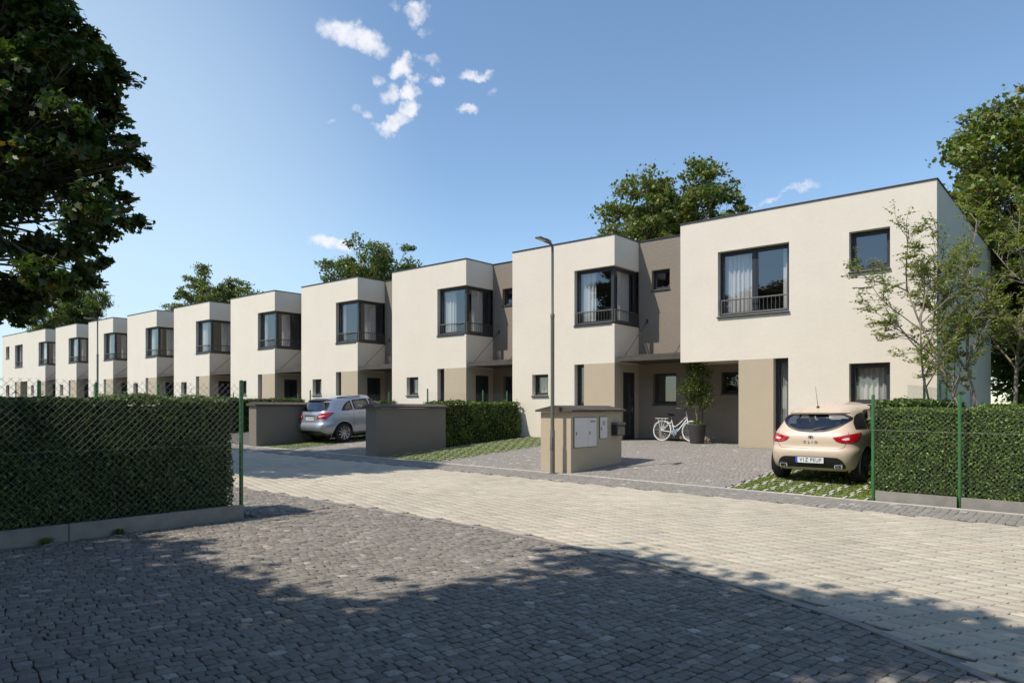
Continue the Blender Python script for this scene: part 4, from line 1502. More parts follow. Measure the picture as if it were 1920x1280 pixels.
# trees standing behind the row of houses
bt = clump_tree('leafy tree rising behind the roof beside the large end house', 'tree', (0, 0, 0), crown(23, 190, 4.3, 4.0, 4.9, 9.0, .5, 1.05, .55), 4.6, .26,
                .165, 12, 31, col=(.115, .145, .030), alt=(.16, .12, .02), altp=.08, group='trees behind the row of houses', forks=8, flat=.4)
bt.location = (-18.6, 36.3, .6)
bt.scale = (1.06, 1.06, 1.10)
bt2 = clump_tree('leafy tree behind the house that stands behind the silver car', 'tree', (0, 0, 0), crown(37, 170, 4.5, 4.2, 4.6, 9.2, .5, 1.1, .6), 5.0, .26,
                 .165, 12, 33, col=(.105, .138, .030), alt=(.16, .12, .02), altp=.06, group='trees behind the row of houses', forks=8, flat=.4)
bt2.location = (-35.8, 28.9, .6)
bt2.scale = (.82, .82, .82)
BT = [(bt, -57.6, 30.1, 1.2, .88, 4.1, 'rounded tree behind the houses left of the middle of the row'),
      (bt2, -85.0, 27.4, 1.6, 1.0, 5.2, 'broad tree behind the far left end of the row, under the dark maple branches'),
      (bt, 7.5, 55.0, .2, .62, .8, 'distant low tree seen through the gap at the far right'),
      (bt2, -29.7, 34.0, .8, .68, 2.9, 'tree whose tip just shows over the roof left of the street lamp')]
for src, x, y, z, s, rz, lab in BT:
    o = copy_tree(src)
    o.location = (x, y, z)
    o.scale = (s, s, s)
    o.rotation_euler = (0, 0, rz)
    o['label'] = lab
clump_tree('tall leafy tree behind the right corner of the end house', 'tree', (-1.3, 31.9, .3), crown(9, 190, 5.3, 4.4, 5.7, 6.9, .6, 1.15, .6), 2.2, .36, .17, 14, 41,
           col=(.125, .155, .030), alt=(.2, .12, .02), altp=.05, forks=9, flat=.4)
clump_tree('second leafy tree at the far right behind the end house', 'tree', (7.2, 27.5, .3), crown(12, 60, 3.4, 3.4, 4.6, 6.0, .8, 1.2), 2.2, .25, .2, 14, 42,
           col=(.062, .092, .02), forks=6, flat=.4)

# trees behind the viewer: they throw the shade on the setts and the left hedge
st = clump_tree('unseen leafy tree behind the viewer shading the side street', 'tree', (0, 0, 0), crown(15, 120, 4.6, 4.0, 3.6, 7.4, .8, 1.3), 4.2, .28, .22, 22, 51,
                group='trees behind the viewer')
st.location = (-9.8, -5.2, .1)
st.scale = (1, 1, .86)
for x, y, rz, s in ((-3.2, -3.9, 2.2, 1.05), (4.6, -4.0, 4.0, 1.1), (-14.9, -4.9, 1.0, .95), (-6, -11, 3., .95), (3.5, -11, .4, .9), (-16, -13, 5., .9)):  # rearmost row is unseen, added to block sky light over the setts
    o = copy_tree(st)
    o.location = (x, y, .1)
    o.rotation_euler = (0, 0, rz)
    o.scale = (s, s, s * .86)

# ------------------------------------------------------------------ open multi-stemmed shrub by the end house
def open_shrub(label, loc, stems, seed):
    r = np.random.default_rng(seed)
    t = thing('shrub', label, 'shrub', loc)
    tb = MB()
    P, U, Sz = [], [], []
    def twig_leaves(pts):
        for a, b in zip(pts[:-1], pts[1:]):
            L = (b - a).length
            k = max(1, int(L / .0165))
            d = (b - a).normalized()
            side = d.cross(Vector((0, 0, 1)))
            if side.length < .1:
                side = Vector((1, 0, 0))
            side.normalize()
            for i in range(k):
                s = 1 if i % 2 else -1
                p = a.lerp(b, (i + r.random()) / k) + side * s * .034 + Vector((r.normal(0, .02), r.normal(0, .02), -.012))
                P.append(p[:])
                U.append((side * s * .25 + Vector((0, 0, 1)))[:])
    def grow(p, d, ln, rad, lev):
        n = 6 if lev < 2 else 4
        pts = [p]
        q, dd = p.copy(), d.copy()
        for i in range(n):
            dd = (dd + Vector(r.normal(0, .09 if lev < 2 else .14, 3)) + Vector((0, 0, .035 if lev < 2 else -.02))).normalized()
            q = q + dd * ln / n
            pts.append(q.copy())
        tb.tube(pts, [rad * (1 - .55 * i / n) for i in range(n + 1)], 'bark_grey', 7 if lev < 2 else 4, lev < 1)
        if lev >= 3:
            twig_leaves(pts)
            return
        kids = [10, 9, 6][lev]
        for i in range(kids):
            f = r.uniform(.32, 1.0) if lev else r.uniform(.38, 1.0)
            k = min(n - 1, int(f * n))
            b = pts[k].lerp(pts[k + 1], f * n - k if k < n else 0)
            ax = dd.orthogonal()
            ax.rotate(Matrix.Rotation(r.uniform(0, 6.28), 3, dd))
            nd = (dd + ax * r.uniform(.45, .85)).normalized()
            nd.z = max(nd.z, -.05)
            nd.normalize()
            grow(b, nd, ln * r.uniform(.26, .44), rad * .45, lev + 1)
    for (x, y, dx, dy, ln, rad) in stems:
        d = Vector((dx, dy, 1)).normalized()
        grow(Vector((x, y, -.1)), d, ln, rad, 0)
    tb.build('stems', t, smooth=True)
    n = len(P)
    leaves('foliage', np.array(P), .056 * r.uniform(.7, 1.25, n), leaf_cols(n, (.175, .215, .034), .22, (.16, .12, .03), .06, r), 'oval', t, 'leaf',
           up=np.array(U), flat=.6, r=r)
    return t
open_shrub('open multi-stemmed shrub with thin leafy branches in front of the corner of the end house', (-1.6, 16.6, G(-1.6, 16.6)),
           [(-.45, .0, -.44, -.06, 3.5, .030), (-.30, .15, -.30, .05, 4.2, .036), (-.1, .3, -.14, .12, 4.6, .04), (.1, .45, .02, .0, 4.9, .045),
            (.3, .3, .14, .1, 4.7, .04), (.50, .6, .24, .05, 4.5, .038), (.75, .5, .36, .0, 4.2, .036), (.9, .3, .2, .1, 4.4, .036)], 61)
# ------------------------------------------------------------------ cars (rear axle at y=0, nose towards +y, wheels on z=0)
class Shell:
    """car body as a stack of plan outlines: per height a half width, rear end and front end"""
    def __init__(s, prof, yc, n_rear=6.2, n_front=4., K=72, rings=84):
        z = np.array([p[0] for p in prof]); w = np.array([p[1] for p in prof])
        yr = np.array([p[2] for p in prof]); yf = np.array([p[3] for p in prof])
        t = np.concatenate([[0], np.cumsum(np.hypot(np.hypot(np.diff(z), np.diff(w)), np.diff(yr) * .8))])
        tt = np.linspace(0, t[-1], rings)
        f = lambda a: np.interp(tt, t, a)
        def sm(a):
            b = a.copy()
            for _ in range(2):
                b[1:-1] = .25 * b[:-2] + .5 * b[1:-1] + .25 * b[2:]
            return b
        s.z, s.w, s.yr, s.yf = sm(f(z)), sm(f(w)), sm(f(yr)), sm(f(yf))
        s.yc, s.nr, s.nf, s.K = yc, n_rear, n_front, K
    def at(s, z):
        return (np.interp(z, s.z, s.w), np.interp(z, s.z, s.yr), np.interp(z, s.z, s.yf))
    def rear(s, x, z):
        w, yr, _ = s.at(z)
        q = np.clip(1 - np.abs(np.asarray(x) / w) ** s.nr, 0, 1) ** (1 / s.nr)
        return s.yc - (s.yc - yr) * q
    def side(s, y, z):
        w, yr, yf = s.at(z)
        y = np.asarray(y)
        L = np.where(y < s.yc, s.yc - yr, yf - s.yc)
        n = np.where(y < s.yc, s.nr, s.nf)
        return w * np.clip(1 - np.abs((y - s.yc) / L) ** n, 0, 1) ** (1 / n)
    def ring(s, i):
        """one outline: rear centre -> right -> front centre, resampled evenly per quarter"""
        out = []
        for L, n, sg in ((s.yc - s.yr[i], s.nr, -1), (s.yf[i] - s.yc, s.nf, 1)):
            t = np.linspace(0, math.pi / 2, 300)
            x = s.w[i] * np.sin(t) ** (2 / n)
            y = s.yc + sg * L * np.cos(t) ** (2 / n)
            d = np.concatenate([[0], np.cumsum(np.hypot(np.diff(x), np.diff(y)))])
            q = np.linspace(0, d[-1], s.K + 1)
            p = np.stack([np.interp(q, d, x), np.interp(q, d, y)], 1)
            out.append(p if sg < 0 else p[::-1])
        return np.concatenate([out[0], out[1][1:]])

def in_poly(x, z, poly):
    c = False
    j = len(poly) - 1
    for i in range(len(poly)):
        (xi, zi), (xj, zj) = poly[i], poly[j]
        if (zi > z) != (zj > z) and x < (xj - xi) * (z - zi) / (zj - zi) + xi:
            c = not c
        j = i
    return c

def dense(poly, step=.02, rnd=.04):
    """round the corners a little and subdivide the outline"""
    out = []
    n = len(poly)
    for i in range(n):
        p, a, b = (Vector(poly[i]), Vector(poly[i - 1]), Vector(poly[(i + 1) % n]))
        ra, rb = min(rnd, (a - p).length * .4), min(rnd, (b - p).length * .4)
        u, v = p + (a - p).normalized() * ra, p + (b - p).normalized() * rb
        for t in (0, .25, .5, .75, 1):
            out.append(u * (1 - t) ** 2 + p * 2 * t * (1 - t) + v * t * t)
    res = []
    for a, b in zip(out, out[1:] + out[:1]):
        k = max(1, int((b - a).length / step))
        res += [a.lerp(b, i / k) for i in range(k)]
    return res

def shrink(poly, d):
    c = sum((Vector(p) for p in poly), Vector((0, 0))) / len(poly)
    return [tuple(c + (Vector(p) - c) * (1 - d / max((Vector(p) - c).length, .05))) for p in poly]

def patch(mb, surf, poly, off, m, thick=.0, ring=None, rnd=.03, flip=1):
    """fill a polygon given in surface coordinates; surf(u, v) -> point, outward normal; ring=(a,b): only the band between scales"""
    pts = dense(poly, .025, rnd)
    c = sum(pts, Vector((0, 0))) / len(pts)
    sc = [1.0, .8, .6, .4, .2] if ring is None else list(ring)
    vs, n = [], len(pts)
    P = lambda q, o: surf(q.x, q.y, o)
    fs = []
    if thick:
        vs += [P(p, off - thick) for p in pts]
    for k in sc:
        if ring is None:
            vs += [P(c + (p - c) * k, off) for p in pts]
        else:
            vs += [P(p + (p - c).normalized() * k, off) for p in pts]
    R = len(vs) // n
    for r in range(R - 1):
        for i in range(n):
            j = (i + 1) % n
            fs.append((r * n + i, r * n + j, (r + 1) * n + j, (r + 1) * n + i))
    if ring is None:
        vs.append(P(c, off))
        for i in range(n):
            fs.append(((R - 1) * n + i, (R - 1) * n + (i + 1) % n, len(vs) - 1))
    mb.add(vs, fs, m)

def text_mesh(name, s, size, m, parent, loc, rot, depth=.002, width=None):
    cu = bpy.data.curves.new(name, 'FONT')
    cu.body = s
    cu.size = size
    cu.align_x = 'CENTER'
    cu.align_y = 'CENTER'
    cu.extrude = depth
    cu.space_character = 1.15
    o = bpy.data.objects.new(name, cu)
    COL.objects.link(o)
    bpy.context.view_layer.update()
    dg = bpy.context.evaluated_depsgraph_get()
    me = bpy.data.meshes.new_from_object(o.evaluated_get(dg))
    bpy.data.objects.remove(o)
    me.materials.clear()
    me.materials.append(M[m])
    if width:
        xs = [v.co.x for v in me.vertices]
        k = width / (max(xs) - min(xs))
        for v in me.vertices:
            v.co.x *= k
    q = link(name, me, parent)
    q.location = loc
    q.rotation_euler = rot
    return q

def wheel(parent, x, y, R, sgn, wd=.2, spokes=5, rim='alloy', double=True):
    b = MB()
    r = R * .70
    b.lathe([(r * .98, -wd / 2), (R * .90, -wd / 2 - .006), (R * .97, -wd / 2 + .018), (R, -wd / 2 + .045), (R, wd / 2 - .045), (R * .97, wd / 2 - .018),
             (R * .90, wd / 2 + .006), (r * .98, wd / 2)], 'rubber', 40, 'x')
    t = b.build('wheel', parent, smooth=50)
    t.location = (x, y, R)
    q = MB()
    o = sgn * (wd / 2 - .012)
    q.lathe([(r, -wd / 2 * sgn * .9), (r * .96, 0), (r * .955, o - sgn * .02), (r * .99, o), (r * 1.0, o + sgn * .004), (r * .93, o - sgn * .012)], rim, 40, 'x')
    q.lathe([(0, o - .004 * sgn), (.035, o - .004 * sgn), (.058, o - .014 * sgn), (.06, o - .05 * sgn)], rim, 24, 'x')
    q.lathe([(0, o - .075 * sgn), (r * .95, o - .075 * sgn)], 'under_black', 24, 'x')
    for k in range(spokes):
        for da in ((-.13, .13) if double else (0,)):
            a = 2 * math.pi * k / spokes + .3
            w0, w1 = (.020, .017) if double else (.022, .026)
            p0 = Vector((math.cos(a + da * .8), math.sin(a + da * .8))) * .045
            p1 = Vector((math.cos(a + da), math.sin(a + da))) * r * .97
            d = (p1 - p0).normalized()
            nn = Vector((-d.y, d.x))
            c = [p0 - nn * w0, p0 + nn * w0, p1 + nn * w1, p1 - nn * w1]
            xo, xi = o - .008 * sgn, o - .045 * sgn
            v = [(xo - (.004 * sgn if i > 1 else 0), p.x, p.y) for i, p in enumerate(c)] + [(xi, p.x, p.y) for p in c]
            q.add(v, [(0, 1, 2, 3), (4, 5, 6, 7), (0, 1, 5, 4), (1, 2, 6, 5), (2, 3, 7, 6), (3, 0, 4, 7)], rim)
    q.build('rim', t, smooth=30)
    return t

def car(label, loc, rotz, pitch, prof, yc, paint, wb, track, R, rear_win, side_wins, quarter, lights, bumper_black, plate, shelf, opts):
    t = thing('parked_car', label, 'car', loc, (pitch, 0, rotz))
    t.rotation_mode = 'XYZ'
    S_ = Shell(prof, yc)
    def rs(x, z, o):
        e = .004
        y = float(S_.rear(x, z))
        dx = (float(S_.rear(x + e, z)) - float(S_.rear(x - e, z))) / (2 * e)
        dz = (float(S_.rear(x, z + e)) - float(S_.rear(x, z - e))) / (2 * e)
        n = Vector((dx, -1, dz)).normalized()
        return Vector((x, y, z)) + n * o
    def ss(sg):
        def f(y, z, o):
            e = .004
            x = float(S_.side(y, z))
            dy = (float(S_.side(y + e, z)) - float(S_.side(y - e, z))) / (2 * e)
            dz = (float(S_.side(y, z + e)) - float(S_.side(y, z - e))) / (2 * e)
            n = Vector((1, -dy, -dz)).normalized()
            p = Vector((x, y, z)) + n * o
            return Vector((p.x * sg, p.y, p.z))
        return f
    # body skin with openings
    rings = [S_.ring(i) for i in range(len(S_.z))]
    n = len(rings[0])
    vs, fs = [], []
    full = n * 2 - 2
    for i, rg in enumerate(rings):
        right = [(p[0], p[1], S_.z[i]) for p in rg]
        left = [(-p[0], p[1], S_.z[i]) for p in rg[1:-1]][::-1]
        vs += right + left
    rw = shrink(rear_win, .015)
    sw = [shrink(p, .015) for p in side_wins]
    ra = R + .055
    for i in range(len(rings) - 1):
        for k in range(full):
            k2 = (k + 1) % full
            f = (i * full + k, i * full + k2, (i + 1) * full + k2, (i + 1) * full + k)
            c = sum((Vector(vs[q]) for q in f), Vector()) / 4
            if c.y < yc - .3 and abs(c.x) < S_.at(c.z)[0] * .93 and in_poly(c.x, c.z, rw):
                continue
            if abs(c.x) > S_.at(c.z)[0] * .75 and any(in_poly(c.y, c.z, p) for p in sw):
                continue
            if abs(c.x) > .5 and any(math.hypot(c.y - yy, c.z - R) < ra for yy in (0, wb)):
                continue
            # windscreen
            if opts['ws'][0] < c.z < opts['ws'][1] and c.y > opts['ws'][2] and abs(c.x) < S_.at(c.z)[0] * .9:
                continue
            fs.append(f)
    top = len(vs)
    vs.append((0, (S_.yr[-1] + S_.yf[-1]) / 2, S_.z[-1] + .004))
    b0 = (len(rings) - 1) * full
    for k in range(full):
        fs.append((b0 + k, b0 + (k + 1) % full, top))
    b = MB()
    b.add(vs, fs, paint)
    body = b.build('body', t, smooth=32, weld=True)
    # dark floor, wheel houses and cabin
    b = MB()
    zb = prof[0][0]
    b.box(-.62, .62, -.42, wb + .5, zb, zb + .10, 'under_black')
    b.box(-.70, .70, .42, wb - .45, zb + .02, .62, 'under_black')
    for yy in (0, wb):
        for sg in (1, -1):
            b.lathe([(ra + .01, sg * .52), (ra + .01, sg * float(S_.side(yy, R + .1)) - sg * .012)], 'under_black', 28, 'x', (0, yy, R), (-.35, math.pi + .35))
            b.lathe([(.04, sg * .52), (ra + .01, sg * .52)], 'under_black', 28, 'x', (0, yy, R), (-.35, math.pi + .35))
    b.build('underbody', t)
    b = MB()
    b.box(-.66, .66, .15, 2.2, .55, .62, 'seat_cloth')
    for x in (-.38, .38):
        b.box(x - .25, x + .25, 1.28, 1.42, .62, opts['seat'], 'seat_cloth', .05)
        b.box(x - .13, x + .13, 1.26, 1.36, opts['seat'] + .03, opts['seat'] + .21, 'seat_cloth', .045)
    b.box(-.64, .64, .22, .36, .62, opts['seat'] - .02, 'seat_cloth', .05)
    for x in (-.42, 0, .42):
        b.box(x - .12, x + .12, .21, .30, opts['seat'] - .01, opts['seat'] + .12, 'seat_cloth', .04)
    b.box(-.66, .66, 1.95, 2.3, .75, opts['belt'] - .02, 'seat_cloth', .05)
    b.build('seats', t, smooth=40)
    # glazing
    g = MB()
    patch(g, rs, rear_win, .003, 'car_glass', rnd=.07)
    rwo = g.build('rear_window', t, smooth=True)
    g = MB()
    patch(g, rs, rear_win, .004, 'black_plastic', ring=(-.04, .010), rnd=.07)
    g.build('seal', rwo, smooth=True)
    wz = min(p[1] for p in rear_win)
    g = MB()
    a, c2 = rs(opts['wiper'][0], wz + .03, .02), rs(opts['wiper'][1], wz + .075, .018)
    g.tube([a, a.lerp(c2, .5) + Vector((0, -.012, .01)), c2], [.012, .009, .006], 'black_plastic', 6)
    g.build('wiper', rwo)
    for sg in (1, -1):
        for p in side_wins:
            g = MB()
            patch(g, ss(sg), p, .003, 'car_glass', rnd=.03)
            so = g.build('side_window', t, smooth=True)
            g = MB()
            patch(g, ss(sg), p, .004, 'black_plastic', ring=(-.036, .014), rnd=.03)
            g.build('seal', so, smooth=True)
        if quarter:
            g = MB()
            patch(g, ss(sg), quarter, .005, 'car_glass' if opts.get('qglass') else 'black_plastic', rnd=.02)
            g.build('quarter_panel', t, smooth=True)
    # lamps
    for sg in (1, -1):
        g = MB()
        patch(g, lambda x, z, o: rs(x * sg, z, o), lights[0], .012, 'red_lens', thick=.014, rnd=.03)
        l = g.build('tail_light', t, smooth=50)
        g = MB()
        patch(g, lambda x, z, o: rs(x * sg, z, o), lights[1], .0155, 'clear_lens', rnd=.012)
        g.build('reversing_light', l, smooth=True)
        g = MB()
        patch(g, lambda x, z, o: rs(x * sg, z, o), lights[0], .008, 'black_plastic', ring=(-.004, .007), rnd=.03)
        g.build('surround', l)
    # bumper insert, exhausts, plate
    g = MB()
    patch(g, rs, bumper_black, .006, 'black_plastic', thick=.01, rnd=.06)
    bb = g.build('bumper_insert', t, smooth=50)
    for sg in (1, -1):
        if not opts['exhaust'] or (opts['exhaust'] == 'one' and sg > 0 and False):
            break
        ex, ez = opts['ex']
        p = rs(sg * ex, ez, .0)
        g = MB()
        hw, hh = .072, .034
        o = [(-hw, -hh), (hw, -hh), (hw * 1.05, hh), (-hw * .85, hh)]
        i_ = [(x * .74, z * .62) for x, z in o]
        y0 = p.y - .03
        v = [(p.x + x * sg, y0, p.z + z) for x, z in o] + [(p.x + x * sg, y0 - .004, p.z + z) for x, z in i_] + [(p.x + x * sg, y0 + .10, p.z + z) for x, z in o] \
            + [(p.x + x * sg, y0 + .08, p.z + z) for x, z in i_]
        q = [(k, (k + 1) % 4, 4 + (k + 1) % 4, 4 + k) for k in range(4)] + [(k, (k + 1) % 4, 8 + (k + 1) % 4, 8 + k) for k in range(4)] \
            + [(4 + k, 4 + (k + 1) % 4, 12 + (k + 1) % 4, 12 + k) for k in range(4)]
        g.add(v, q, 'chrome')
        g.add(v[12:], [(0, 1, 2, 3)], 'under_black')
        g.build('exhaust_tip', bb)
    pz, ptext = plate
    py = min(rs(0, pz, 0).y, rs(0, pz + .05, 0).y) - .016
    ang = opts.get('plate_tilt', 0)
    g = MB()
    g.box(-.265, .265, 0, .012, -.061, .061, 'black_plastic', .004)
    pl = g.build('number_plate', t)
    pl.location = (0, py, pz)
    pl.rotation_euler = (ang, 0, 0)
    g = MB()
    g.box(-.258, -.218, -.003, .0, -.054, .054, 'plate_blue')
    g.build('country_band', pl)
    g = MB()
    g.box(-.217, .258, -.003, .0, -.054, .054, 'plate_white')
    g.build('face', pl)
    text_mesh('lettering', ptext, .105, 'ink', pl, (.02, -.005, 0), (RAD(90), 0, 0), .0012, .40)
    # wheels and arch lips
    for yy in (0, wb):
        for sg in (1, -1):
            wheel(t, sg * (track / 2), yy, R, sg, **opts['wheel'])
            g = MB()
            th = np.linspace(-.28, math.pi + .28, 40)
            pv = []
            for a in th:
                for rr, off in ((ra - .012, -.012), (ra - .004, .006), (ra + .018, .007), (ra + .030, .001)):
                    y, z = yy + math.cos(a) * rr, R + math.sin(a) * rr
                    q = ss(sg)(y, max(z, zb), off)
                    pv.append((q.x, y, z))
            g.add(pv, [(4 * i + k, 4 * i + k + 1, 4 * i + 5 + k, 4 * i + 4 + k) for i in range(len(th) - 1) for k in range(3)], opts.get('lip', paint))
            g.build('wheel_arch', t, smooth=60)
    # door handle, mirror, door gaps, antenna
    for sg in (1, -1):
        for hy, hz in opts['handles']:
            g = MB()
            a = ss(sg)(hy - .09, hz, .018)
            c2 = ss(sg)(hy + .09, hz, .018)
            g.tube([ss(sg)(hy - .10, hz, -.01), a, c2, ss(sg)(hy + .10, hz, -.01)], .012, paint, 6)
            g.build('door_handle', t, smooth=50)
        for line in opts['gaps']:
            g = MB()
            pp = []
            for (y0, z0), (y1, z1) in zip(line[:-1], line[1:]):
                for k in range(8):
                    u = k / 8
                    pp.append(ss(sg)(y0 + (y1 - y0) * u, z0 + (z1 - z0) * u, .0005))
            pp.append(ss(sg)(*line[-1], .0005))
            g.tube(pp, .0035, 'under_black', 4, False)
            g.build('door_gap', t)
        g = MB()
        m0 = ss(sg)(opts['mirror'][0], opts['mirror'][1], 0)
        g.box(min(m0.x, m0.x + sg * .22), max(m0.x, m0.x + sg * .22), m0.y - .05, m0.y + .07, m0.z + .02, m0.z + .16, paint, .03)
        g.build('mirror', t, smooth=40)
    for line in opts['hatch']:
        g = MB()
        for sg in ((1, -1) if line[0][0] != 0 else (1,)):
            pp = []
            for (x0, z0), (x1, z1) in zip(line[:-1], line[1:]):
                for k in range(10):
                    u = k / 10
                    pp.append(rs(sg * (x0 + (x1 - x0) * u), z0 + (z1 - z0) * u, .0005))
            pp.append(rs(sg * line[-1][0], line[-1][1], .0005))
            g.tube(pp, .004, 'under_black', 4, False)
        g.build('hatch_gap', t)
    if opts.get('antenna'):
        x, y, z = opts['antenna']
        g = MB()
        g.lathe([(.035, -.01), (.032, .012), (.014, .03), (.010, .045), (0, .045)], 'black_plastic', 12, 'z', (x, y, z))
        g.tube([(x, y, z + .03), (x, y - .055, z + .18), (x, y - .13, z + .42)], [.006, .004, .0022], 'black_plastic', 6)
        g.build('antenna', t)
    if shelf:
        g = MB()
        n = 24
        xw, z0, z1, out = shelf
        up, lo = [], []
        for i in range(n + 1):
            x = -xw + 2 * xw * i / n
            e = 1 - abs(x / xw) ** 4
            a = rs(x * .98, z1, .0)
            b_ = rs(x, z0, .0)
            up.append((a.x, a.y + .06, z1 + .006 + .012 * e))
            lo.append((b_.x, b_.y - out * e - .006, z0 + .012 + .01 * e))
        vs = up + lo + [(x, y + .012, z - .028) for x, y, z in lo] + [(x, y + out * .9 + .02, z - .016) for x, y, z in lo]
        N = n + 1
        g.add(vs, [(r * N + i, r * N + i + 1, (r + 1) * N + i + 1, (r + 1) * N + i) for r in range(3) for i in range(n)], opts['spoiler'])
        g.build('spoiler', t, smooth=50)
    return t, S_, rs, ss

# beige hatchback
prof = [(.235, .77, -.46, 3.18), (.29, .83, -.56, 3.30), (.40, .852, -.61, 3.38), (.50, .862, -.63, 3.40), (.58, .865, -.635, 3.38), (.64, .866, -.615, 3.34),
        (.68, .864, -.575, 3.30), (.74, .860, -.565, 3.2), (.82, .852, -.555, 3.05), (.90, .838, -.53, 2.75), (.96, .815, -.485, 2.35), (1.00, .795, -.44, 2.12),
        (1.08, .755, -.375, 1.90), (1.16, .712, -.305, 1.68), (1.24, .665, -.235, 1.46), (1.31, .615, -.17, 1.27), (1.36, .56, -.06, 1.1), (1.40, .49, .10, .98),
        (1.43, .38, .28, .86), (1.45, .24, .44, .74), (1.457, .08, .55, .62)]
Y0 = 14.58
beige, S1, rs1, ss1 = car('beige hatchback parked on the grass pavers beside the right hedge, seen from behind', (-4.32, Y0, G(-4.32, Y0) + .004), RAD(-1.5), math.atan(.055),
    prof, 1.25, 'paint_beige', 2.59, 1.50, .315,
    rear_win=[(-.52, 1.272), (0, 1.288), (.52, 1.272), (.62, 1.21), (.62, 1.165), (.44, 1.03), (.24, .975), (0, .965), (-.24, .975), (-.44, 1.03), (-.62, 1.165), (-.62, 1.21)],
    side_wins=[[(.24, 1.0), (.31, 1.14), (.48, 1.27), (.62, 1.30), (.90, 1.315), (.94, 1.0)], [(1.0, 1.0), (.97, 1.315), (1.18, 1.31), (1.52, 1.14), (1.80, .99)]],
    quarter=[(-.25, 1.005), (-.18, 1.12), (-.03, 1.225), (.12, 1.265), (.40, 1.285), (.45, 1.275), (.29, 1.15), (.20, .995)],
    lights=([(.395, .868), (.50, .885), (.66, .915), (.775, .94), (.785, .925), (.775, .80), (.75, .775), (.56, .775), (.47, .80)],
            [(.545, .835), (.60, .855), (.66, .865), (.67, .825), (.60, .815)]),
    bumper_black=[(-.50, .505), (0, .515), (.50, .505), (.585, .44), (.63, .30), (.50, .285), (.40, .30), (-.40, .30), (-.50, .285), (-.63, .30), (-.585, .44)],
    plate=(.448, 'V1Z PEUP'), shelf=(.56, 1.292, 1.345, .085),
    opts=dict(ws=(1.03, 1.30, 1.32), seat=1.05, belt=1.0, wiper=(.02, .26), exhaust='two', ex=(.50, .335), spoiler='paint_beige',
              wheel=dict(spokes=5, rim='dark_alloy', wd=.205), handles=[(1.35, .90)],
              gaps=[[(.24, 1.0), (.36, .80), (.40, .55)], [(.97, 1.0), (.98, .55), (1.0, .35)]], mirror=(1.78, .93),
              hatch=[[(.64, .96), (.655, .86), (.60, .70), (.54, .668), (0.01, .66)]], antenna=(-.06, .08, 1.392)))
# badge and model lettering on the hatch
p = rs1(0, .862, .004)
b = MB()
b.lathe([(0, 0), (.047, 0), (.050, .006), (.044, .010), (.040, .007), (0, .009)], 'chrome', 28, 'y')
b.lathe([(.0, .0105), (.022, .0105), (.022, .006)], 'ink', 4, 'y')
o = b.build('badge', beige, smooth=40)
o.location = p
o.rotation_euler = (RAD(-6), 0, RAD(180))
o2 = text_mesh('model_lettering', 'C L I O', .062, 'ink', beige, rs1(0, .775, .006), (RAD(84), 0, 0), .002, .255)

# silver compact van
prof = [(.26, .78, -.55, 3.2), (.32, .84, -.70, 3.36), (.42, .87, -.80, 3.46), (.52, .888, -.84, 3.48), (.60, .893, -.845, 3.46), (.66, .893, -.81, 3.42),
        (.70, .892, -.765, 3.36), (.78, .888, -.755, 3.26), (.88, .878, -.745, 3.05), (.96, .862, -.725, 2.75), (1.02, .842, -.70, 2.42), (1.06, .822, -.675, 2.22),
        (1.14, .79, -.635, 2.02), (1.22, .758, -.59, 1.82), (1.30, .725, -.545, 1.62), (1.38, .69, -.50, 1.44), (1.45, .645, -.42, 1.28), (1.50, .59, -.26, 1.14),
        (1.535, .50, -.02, 1.02), (1.56, .36, .22, .9), (1.572, .12, .45, .7)]
Y1 = 14.95
silver, S2, rs2, ss2 = car('silver compact van parked between the two low grey walls', (-20.72, Y1, G(-20.72, Y1) + .004), RAD(-2), math.atan(.055),
    prof, 1.25, 'paint_silver', 2.70, 1.56, .325,
    rear_win=[(-.56, 1.385), (0, 1.40), (.56, 1.385), (.625, 1.33), (.68, 1.10), (.60, 1.075), (0, 1.06), (-.60, 1.075), (-.68, 1.10), (-.625, 1.33)],
    side_wins=[[(-.02, 1.075), (.10, 1.22), (.28, 1.345), (.40, 1.385), (.42, 1.085)], [(.50, 1.085), (.49, 1.40), (1.10, 1.425), (1.14, 1.085)],
               [(1.22, 1.085), (1.19, 1.42), (1.36, 1.40), (1.66, 1.22), (1.90, 1.075)]],
    quarter=None,
    lights=([(.46, .945), (.60, 1.0), (.78, 1.025), (.80, 1.005), (.795, .90), (.76, .83), (.46, .815), (.44, .86)],
            [(.50, .905), (.70, .94), (.71, .91), (.51, .875)]),
    bumper_black=[(-.60, .42), (0, .43), (.60, .42), (.70, .30), (.60, .285), (-.60, .285), (-.70, .30)],
    plate=(.83, 'V1Z PEUP'), shelf=(.60, 1.415, 1.47, .07),
    opts=dict(ws=(1.09, 1.42, 1.46), seat=1.14, belt=1.06, wiper=(-.30, .02), exhaust=None, ex=(.5, .3), spoiler='black_plastic',
              wheel=dict(spokes=10, rim='alloy', wd=.215, double=False), handles=[(.72, .975), (1.62, .965)],
              gaps=[[(.46, 1.07), (.40, .80), (.44, .45)], [(1.18, 1.07), (1.18, .40)]], mirror=(1.95, 1.02),
              hatch=[[(.70, 1.06), (.42, .98), (.42, .72), (.01, .71)]], plate_tilt=RAD(-3)))
b = MB()
a = [rs2(x, .935, .012) for x in (-.33, -.15, 0, .15, .33)]
b.tube(a, .011, 'chrome', 8)
b.build('chrome_strip', silver)
b = MB()
p = rs2(0, 1.005, .004)
b.lathe([(0.034, 0), (.040, 0.004), (.040, .008), (.034, .008)], 'chrome', 24, 'y')
o = b.build('badge', silver, smooth=40)
o.location = p
o.rotation_euler = (0, 0, RAD(180))
b = MB()
